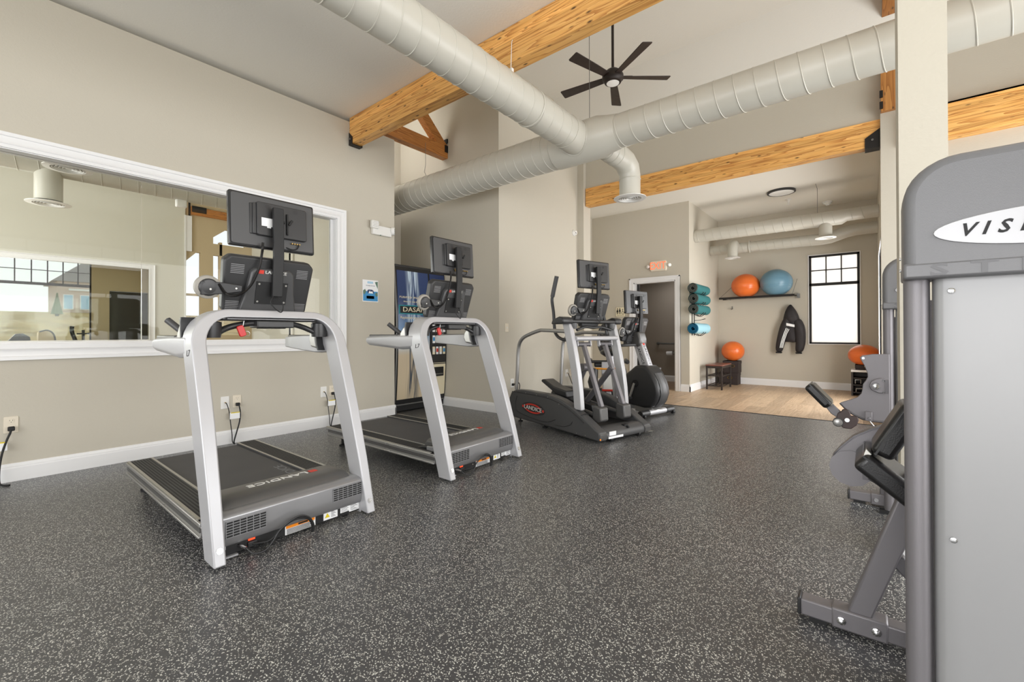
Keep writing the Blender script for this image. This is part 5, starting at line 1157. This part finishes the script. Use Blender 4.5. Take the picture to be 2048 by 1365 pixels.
A('shelf_bracket', MB().rod((-2.18, 9.36, 1.695), (-2.18, YB, 1.695), .010).rod((-1.06, 9.36, 1.70), (-1.06, YB, 1.70), .010).box(-1.03, -.985, 9.66, YB, 1.67, 1.75), steelgrey, smooth=40)
A('stay_wire', MB().rod((-2.29, 9.37, 1.71), (-2.14, YB-.003, 1.96), .003).rod((-1.07, 9.37, 1.72), (-1.03, YB-.003, 2.03), .003), steelgrey)
A('clear_tray', MB().box(-2.20, -1.0, 9.37, 9.65, 1.688, 1.691), glass)
hk = tag(origin(MB().box(-2.155, -2.135, YB-.006, YB, 1.50, 1.56).tube(smooth_path([(-2.145, YB-.01, 1.52), (-2.145, YB-.05, 1.495), (-2.165, YB-.06, 1.515)]), .006, 6).tube(smooth_path([(-2.145, YB-.01, 1.52), (-2.145, YB-.05, 1.495), (-2.12, YB-.06, 1.515)]), .006, 6).build('coat_hook', steelgrey), (-2.145, YB, 1.52)), 'small empty double coat hook under the shelf', 'hook')
# track jacket hanging from a hook: one soft surface with hood, body and two sleeves
def strand(b, secs, seg=14, ph=0):
    rings = []
    for (x, y, z, w, d) in secs:
        rings.append([b.bm.verts.new((x+w*math.cos(2*math.pi*k/seg)*(1+.07*math.sin(3*k+z*9+ph)), y+d*math.sin(2*math.pi*k/seg)*(1+.16*math.sin(2*k+z*14+ph)), z)) for k in range(seg)])
    for p_, q_ in zip(rings[:-1], rings[1:]):
        for k in range(seg): b.bm.faces.new((p_[k], p_[(k+1) % seg], q_[(k+1) % seg], q_[k]))
    b.bm.faces.new(rings[0]); b.bm.faces.new(rings[-1][::-1])
jk = thing('track_jacket', (-1.13, 9.66, 1.54), 'black track jacket with three white sleeve stripes hanging on the wall', 'jacket')
A = lambda n, b, m, **k: b.build(n, m, jk, **k)
b = MB(); strand(b, [(-1.135, 9.69, 1.555, .012, .02), (-1.135, 9.67, 1.50, .05, .04), (-1.125, 9.655, 1.42, .095, .06), (-1.115, 9.65, 1.32, .125, .07), (-1.115, 9.65, 1.22, .145, .075), (-1.11, 9.655, 1.12, .155, .07), (-1.10, 9.66, 1.0, .155, .065), (-1.095, 9.66, .90, .15, .06), (-1.10, 9.66, .84, .14, .055)], 18)
A('jacket_body', b, jacket_m, smooth=60, sub=1)
b = MB(); strand(b, [(-1.17, 9.63, 1.32, .06, .06), (-1.205, 9.61, 1.18, .085, .065), (-1.245, 9.61, 1.02, .085, .06), (-1.285, 9.62, .86, .075, .055), (-1.31, 9.63, .73, .068, .05), (-1.315, 9.635, .655, .05, .04)], 14, 1)
A('sleeve', b, jacket_m, smooth=60, sub=1)
b = MB(); strand(b, [(-1.03, 9.62, 1.30, .06, .06), (-.985, 9.60, 1.16, .09, .07), (-.965, 9.60, 1.0, .085, .06), (-.965, 9.61, .86, .08, .055), (-.985, 9.62, .73, .075, .055), (-1.0, 9.625, .655, .052, .045)], 14, 2)
A('sleeve', b, jacket_m, smooth=60, sub=1)
b = MB(); strand(b, [(-1.135, 9.66, 1.545, .02, .02), (-1.13, 9.63, 1.47, .07, .05), (-1.115, 9.61, 1.38, .10, .065), (-1.095, 9.605, 1.28, .105, .065), (-1.085, 9.61, 1.20, .085, .05)], 14, 3)
A('hood', b, jacket_m, smooth=60, sub=1)
b = MB()
for i in range(3):
    pts = smooth_path([(-1.185+i*.022, 9.545, 1.11-.01*i), (-1.225+i*.022, 9.545, 1.0), (-1.265+i*.021, 9.552, .86), (-1.29+i*.02, 9.562, .74)], 5); b.tube(pts, .0075, 6, flat=.5)
A('sleeve_stripe', b, paper, smooth=60)
b = MB(); b.prism([(-1.185, 1.205), (-1.055, 1.17), (-1.055, 1.125), (-1.185, 1.155)], 0, .004, Matrix(((1, 0, 0, 0), (0, 0, -1, 9.545), (0, 1, 0, 0), (0, 0, 0, 1)))); A('back_print', b, paper)
A('cuff', MB().cbox((-1.318, 9.635, .65), (.10, .08, .03)).cbox((-1.0, 9.625, .648), (.10, .085, .03)), black_m, bev=.012)
MB().rod((-1.135, YB, 1.52), (-1.135, 9.67, 1.545), .008).build('coat_hook', steelgrey, jk)
# mats on their wall rack
rk = thing('mat_rack', (-2.41, 8.12, 1.4), 'black wire wall rack holding four rolled mats', 'rack')
A = lambda n, b, m, **k: b.build(n, m, rk, **k)
b = MB()
for y_ in (7.98, 8.10): b.rod((-2.402, y_, .98), (-2.402, y_, 1.86), .007)
A('rack_post', b, steel_b)
for z_ in (1.745, 1.57, 1.39, 1.05):
    b = MB()
    for y_ in (7.98, 8.10): b.tube(smooth_path([(-2.402, y_, z_-.01), (-2.30, y_, z_-.075), (-2.22, y_, z_-.03), (-2.215, y_, z_-.01)], 4), .006, 6)
    A('rack_arm', b, steel_b)
b = MB(); b.tube(smooth_path([(-2.40, 8.10, 1.245), (-2.32, 8.12, 1.25), (-2.25, 8.15, 1.265), (-2.25, 8.22, 1.275), (-2.30, 8.2, 1.26)], 5), .005, 6); A('rack_loop', b, steel_b)
def rolled(z_, r, y0, y1, mi, mo, label):
    x_ = -2.30; o = thing('rolled_mat', (x_, (y0+y1)/2, z_-r), label, 'mat', 'rolled exercise mats')
    n = 60; turns = 3.2; sec = []
    ra = r*.36
    so_ = [((ra+(r-ra)*t/n)*math.cos(2*math.pi*turns*t/n), (ra+(r-ra)*t/n)*math.sin(2*math.pi*turns*t/n)) for t in range(n+1)]
    M = Matrix(((1, 0, 0, x_), (0, 0, 1, 0), (0, 1, 0, z_), (0, 0, 0, 1)))
    th = (r-ra)/turns*.47
    inner = [(p_[0]*(1-th/math.hypot(*p_)), p_[1]*(1-th/math.hypot(*p_))) for p_ in so_]
    b = MB(); bm = b.bm; rows = []
    for k in range(n+1):
        q = [M @ Vector((so_[k][0], so_[k][1], y0)), M @ Vector((so_[k][0], so_[k][1], y1)), M @ Vector((inner[k][0], inner[k][1], y1)), M @ Vector((inner[k][0], inner[k][1], y0))]
        rows.append([bm.verts.new(v_) for v_ in q])
    for a_, c_ in zip(rows[:-1], rows[1:]):
        for k in range(4): bm.faces.new((a_[k], a_[(k+1) % 4], c_[(k+1) % 4], c_[k]))
    bm.faces.new(rows[0]); bm.faces.new(rows[-1][::-1])
    b.build('mat_spiral', mi, o, smooth=50)
    w_ = MB(); vs = []
    for yy_ in (y0+.012, y1): vs.append([w_.bm.verts.new((x_+r*1.015*math.cos(2*math.pi*k/30), yy_, z_+r*1.015*math.sin(2*math.pi*k/30))) for k in range(30)])
    for k in range(30): w_.bm.faces.new((vs[0][k], vs[0][(k+1) % 30], vs[1][(k+1) % 30], vs[1][k]))
    w_.build('mat_outside', mo, o, smooth=60)
    return o
rolled(1.785, .082, 7.66, 8.42, greymat, teal, 'grey and teal rolled mat, topmost of four on the wall rack')
rolled(1.612, .083, 7.70, 8.44, greymat, teal, 'grey and teal rolled mat, second from the top on the wall rack')
rolled(1.432, .083, 7.70, 8.44, greymat, teal, 'grey and teal rolled mat just above the blue mat')
rolled(1.100, .090, 7.66, 8.40, bluemat, bluemat_l, 'blue rolled mat, lowest on the wall rack')
# stool, storage boxes, shoe shelf
stl = thing('stool', (-2.16, 8.82, 0), 'small dark metal stool with red brown seat under the mats', 'stool')
A = lambda n, b, m, **k: b.build(n, m, stl, **k)
x0_, x1_, y0_, y1_ = -2.275, -2.035, 8.43, 9.15
x0_, x1_, y0_, y1_ = -2.285, -2.035, 8.43, 9.05
A('seat', MB().box(x0_-.02, x1_+.02, y0_-.02, y1_+.02, .425, .45), stool_top, bev=.008)
A('seat_frame', MB().box(x0_-.015, x1_+.015, y0_-.015, y1_+.015, .385, .425), bronze, bev=.004)
for x_ in (x0_, x1_):
    for y_ in (y0_, y1_): A('leg', MB().box(x_-.014, x_+.014, y_-.014, y_+.014, 0, .39), bronze, bev=.003)
for z_ in (.24, .06):
    b = MB()
    for q in range(5): x_ = x0_+(x1_-x0_)*q/4; b.box(x_-.008, x_+.008, y0_, y1_, z_, z_+.014)
    b.box(x0_, x1_, y0_-.01, y0_+.01, z_, z_+.018).box(x0_, x1_, y1_-.01, y1_+.01, z_, z_+.018); A('stretcher', b, bronze)
def carton(x0, x1, y0, y1, z0, z1, label):
    o = MB().box(x0, x1, y0, y1, z0, z1).build('storage_box', boxm, None, bev=.006); tag(o, label, 'box', 'dark storage boxes'); origin(o, ((x0+x1)/2, (y0+y1)/2, z0))
    MB().box(x0-.004, x1+.004, y0-.004, y1+.004, z1-.06, z1).build('lid', boxm, o, bev=.004)
    cx = (x0+x1)/2+.03; M = face_my((cx, y0-.004, (z0+z1)/2+.02))
    MB().tube([M @ Vector((.042*math.cos(a_*math.pi/10), .022*math.sin(a_*math.pi/10), 0)) for a_ in range(20)], .006, 6, closed=True).build('handle_ring', brass, o, smooth=60); MB().prism(el(.036, .017, 20), -.001, .003, M).build('handle_hole', ink, o); return o
carton(-2.33, -1.99, 9.44, 9.70, 0, .235, 'dark brown storage box on the floor in the back corner')
carton(-2.25, -1.97, 9.42, 9.68, .235, .47, 'dark brown storage box stacked under the orange ball in the corner')
ball('b', (-2.085, 9.50, .662), .206, orange, 'orange exercise ball on the stacked boxes in the corner', .93)
sf = thing('shoe_shelf', (-.05, 9.1, 0), 'dark shelf unit with white top beside the far strength tower', 'shelf')
A = lambda n, b, m, **k: b.build(n, m, sf, **k)
A('top', MB().box(-.225, .115, 8.98, 9.32, .385, .42), white, bev=.006)
for x_ in (-.21, .10): A('side_panel', MB().box(x_-.012, x_+.012, 8.99, 9.31, 0, .385), bronze)
for z_ in (.05, .17, .28): A('shelf', MB().box(-.20, .09, 8.99, 9.31, z_, z_+.014), bronze)
A('back_panel', MB().box(-.20, .09, 9.30, 9.31, .0, .385), bronze)
A('shelf_item', MB().tube([(-.17, 9.0, .20), (-.17, 9.0, .26), (-.10, 9.0, .265), (-.10, 9.0, .20)], .006, 6).tube([(-.16, 9.0, .07), (-.16, 9.0, .12), (-.06, 9.0, .125)], .006, 6), alu)
carton(-.17, .09, 9.04, 9.28, .42, .50, 'low dark box between an orange ball and the white topped shelf unit')
ball('b', (-.058, 9.14, .655), .212, orange, 'orange exercise ball on the shelf unit behind the half round cam plate', .80)
# ------------------------------------------------------------------ the lobby behind the long window, the gym beyond it and the view outside
FX = -11.9
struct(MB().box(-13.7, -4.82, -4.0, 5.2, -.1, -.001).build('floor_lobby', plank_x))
wall('wall_lobby_far', paint_green, (FX-.14, FX, -4, 2.40, 2.42, 4.7), (FX-.14, FX, -4, 2.40, -0, .90), (FX-.14, FX, -4, -3.2, .9, 2.42), (FX-.14, FX, 2.40, 3.02, 0, 4.7))
# tan end part of the far wall with its gabled group of tall panes; the sloped first opening imitates a window reflection
w_ = [(2.74, 3.32, 1.0, 1.90), (3.57, 3.70, 1.0, 2.88), (3.755, 4.25, 1.0, 2.88)]
wall('wall_lobby_tan', paint_tan, (FX-.14, FX-.03, 3.02, 4.4, 0, 1.0), (FX-.14, FX-.03, 4.25, 4.4, 1, 4.7), (FX-.14, FX-.03, 3.32, 3.57, 1, 4.7), (FX-.14, FX-.03, 3.70, 3.755, 1., 3.2), (FX-.14, FX-.03, 3.57, 4.25, 2.88, 3.15), (FX-.14, FX-.03, 3.0, 3.32, 2.9, 4.7), (FX-.14, FX-.03, 3.57, 4.25, 3.52, 4.7))
struct(MB().yz([(3.57, 3.30), (3.84, 3.52), (3.57, 3.52)], FX-.14, FX-.03).yz([(3.02, 2.66), (3.24, 2.9), (3.02, 2.9)], FX-.14, FX-.03).build('trim_3', paint_tan))
struct(MB().box(FX-.12, FX-.04, 3.02, 3.32, 1.90, 1.95).box(FX-.12, FX-.04, 3.57, 4.25, 1.90, 1.95).build('trim_4', paint_tan))
wall('wall_lobby_post', white, (FX-.16, FX+.03, 3.005, 3.03, 0, 3.70), (FX-.16, FX+.02, 3.03, 3.14, 2.9, 3.70))
bm_ = thing('timber_beam', (FX, 4.0, 3.75), 'short timber beam with black plates seen through the long window', 'beam')
MB().box(FX-.16, FX+.02, 3.08, 4.4, 3.74, 3.92).build('beam_body', timber, bm_); MB().box(FX+.02, FX+.03, 3.07, 3.11, 3.70, 4.0).box(FX+.02, FX+.03, 3.14, 3.42, 3.80, 3.94).build('steel_plate', steel_b, bm_)
wall('wall_lobby_end', paint_green, (-12.1, -5.86, 4.4, 4.5, 0, 4.7)); wall('wall_lobby_start', paint_green, (-13.7, -4.8, -4.1, -4.0, 0, 4.7))
wall('wall_lobby_near', paint_green, (-4.83, -4.812, -4.0, 2.62, 3.49, 4.7), (-5.86, -5.80, 2.6, 4.4, 0, 4.7))
struct(MB().box(-12.1, -4.8, -4.1, 4.5, 4.6, 4.7).build('ceiling_lobby', ceil))
w6 = struct(MB().loopframe([(0, 0), (0, .03), (.02, .03), (.028, .02), (.08, .02), (.09, .035), (.10, .035), (.10, 0)], Matrix(((0, 0, 1, FX), (1, 0, 0, 0), (0, 1, 0, 0), (0, 0, 0, 1))), -3.2, 2.38, .915, 2.41).build('window_6', white))
MB().box(FX-.09, FX-.08, -3.2, 2.38, .915, 2.41).build('pane', glass, w6)
# third room
GX = -13.5
wall('wall_far_gym', paint_tan, (GX-.15, GX, -4, 1.69, 2.75, 4), (GX-.15, GX, -4, 1.69, 0, .80), (GX-.15, GX, 1.69, 1.99, 0, 4), (GX-.15, GX, 1.99, 2.70, 2.03, 4), (GX-.15, GX, 2.70, 2.80, 0, 4)); wall('wall_far_gym_end', paint_tan, (GX, FX-.14, 2.72, 2.80, 0, 4))
struct(MB().box(GX-.1, FX-.13, -4.1, 2.8, 3.55, 3.65).build('ceiling_far_gym', ceil))
b = MB(); b.box(GX-.08, GX-.02, -4, 1.69, 2.07, 2.126).box(GX-.06, GX-.03, -4, 1.69, 2.378, 2.392).box(GX-.08, GX-.02, 1.665, 1.69, .8, 2.75)
for i in range(22): y_ = 1.69-.232*(i+1)+.02; b.box(GX-.06, GX-.03, y_-.010, y_+.010, 2.126, 2.75)
w7 = struct(b.build('window_7', bronze))
MB().box(GX-.10, GX-.09, -4, 1.68, .82, 2.74).build('pane', glass, w7)
struct(MB().box(GX-.10, GX-.06, 2.0, 2.69, 0, 2.02).box(GX-.06, GX-.05, 2.04, 2.66, 1.3, 1.98).build('door_2', dark_door))
def low_machine(nm, y0, label, kind):
    o = thing(nm, (GX+.5, y0, 0), label, 'exercise machine')
    A = lambda n, b, m: b.build(n, m, o)
    x_ = GX+.5
    if kind == 0:
        A('padded_back', MB().yz([(y0-.18, .65), (y0+.18, .65), (y0+.13, .98), (y0+.04, 1.05), (y0-.06, 1.04), (y0-.16, .9)], x_-.05, x_+.05), leather); A('base', MB().box(x_-.3, x_+.3, y0-.1, y0+.1, 0, .65), gun_d)
    elif kind == 1:
        A('shroud', MB().yz([(y0-.12, 0), (y0+.12, 0), (y0+.11, .95), (y0+.07, 1.08), (y0+.01, 1.11), (y0-.11, 1.07)], x_-.15, x_+.15), paint_tan); A('side_edge', MB().tube(smooth_path([(x_+.15, y0+.13, .7), (x_+.15, y0+.11, 1.0), (x_+.15, y0+.02, 1.11), (x_+.15, y0-.1, 1.08)]), .014, 8), black)
    else:
        A('upright', MB().box(x_-.05, x_+.05, y0-.02, y0+.02, 0, 1.12), black); A('cross_handle', MB().rod((x_, y0-.10, 1.04), (x_, y0+.08, 1.045), .013), black); A('weight_knob', MB().rod((x_, y0+.07, 1.045), (x_, y0+.10, 1.045), .022), black); A('pad', MB().tube(smooth_path([(x_, y0-.12, .9), (x_, y0-.17, 1.08), (x_, y0-.17, 1.2)]), [.035]*13, 10), leather)
low_machine('far_bench', .60, 'low dark padded machine seen far beyond the long window', 0)
low_machine('far_weight_tower', .95, 'tan rounded machine housing seen far beyond the long window', 1)
low_machine('far_press', 1.50, 'black upright machine with cross handle seen far beyond the long window', 2)
# lobby duct with two round diffusers
d6 = thing('air_duct', (-8.2, .6, 3.2), 'pale duct with round diffusers seen through the long window', 'duct')
pipe(MB(), [(-8.05, -3.9, 3.22), (-8.05, 4.3, 3.22)], .175, 32).build('duct_body', duct, d6, smooth=30)
b = MB(); spiral(b, (-8.05, -3.9, 3.22), (-8.05, 4.3, 3.22), .175, .19); b.build('seam_rib', duct, d6, smooth=40)
pipe(MB(), [(-8.05, .61, 3.1), (-8.05, .61, 2.72)], .13, 28).build('drop', duct, d6, smooth=30); diffuser(d6, -8.05, .61, 2.68, .21)
d7 = thing('air_duct', (-6.2, .6, 3.2), 'flared duct outlet hanging near the top of the long window', 'duct')
pipe(MB(), [(-5.85, .57, 3.3), (-5.85, .57, 2.78), (-5.85, .57, 2.62)], [.10, .10, .14], 28).build('drop', duct, d7, smooth=30); diffuser(d7, -5.85, .57, 2.585, .175)
pipe(MB(), [(-5.85, -3.9, 3.3), (-5.85, 2.5, 3.3)], .16, 32).build('duct_body', duct, d7, smooth=30)
dv = tag(origin(MB().box(-8.09, -8.01, 1.92, 2.06, 2.94, 3.07).build('duct_sensor', white_plastic, None, bev=.02), (-8.05, 2.0, 2.94)), 'small white box under the lobby duct', 'sensor')
# outside
gd = struct(MB().xz([(-13.7, -.3), (-13.7, -.2), (-30, .2), (-50, 2.2), (-62, 3.2), (-160, 4.0), (-160, -.3)], -90, 90).build('ground_outside', grass))
hs = thing('far_house', (-66, 9, 3.2), 'pale brick house far outside the gym windows', 'house')
MB().box(-70, -62, 5.3, 13, 2.5, 6.3).build('house_wall', brick, hs)
MB().yz([(4.9, 6.3), (13.4, 6.3), (9.6, 8.6), (7.0, 8.2)], -70.3, -61.7).build('roof', roofm, hs)
MB().box(-62.1, -61.9, 6.1, 13, 5.4, 5.6).build('house_band', white, hs)
for y_ in (5.7, 6.9, 8.4):
    for z_ in (3.5, ): f_ = MB().box(-62.02, -61.92, y_, y_+.75, z_, z_+1.5).build('window', white, hs); MB().box(-61.94, -61.88, y_+.08, y_+.67, z_+.08, z_+1.42).build('window_pane', sky_l, f_)
x_, y_, h_ = -55, 4.7, 1.7
tr = thing('conifer', (x_, y_, 2.6), 'small conifer on the dry grass outside beside the house', 'tree')
MB().rod((x_, y_, 2.5), (x_, y_, 3.2), .12).build('trunk', bronze, tr)
b = MB()
for i in range(9):
    z0 = 2.9+i*h_/9; r_ = .42*(1-i/9.5); b.lathe([(r_, z0-.1), (r_*.72, z0+.15), (.06, z0+h_/7)], Matrix.Translation((x_, y_, 0)), 11)
b.build('foliage', tree_m, tr)
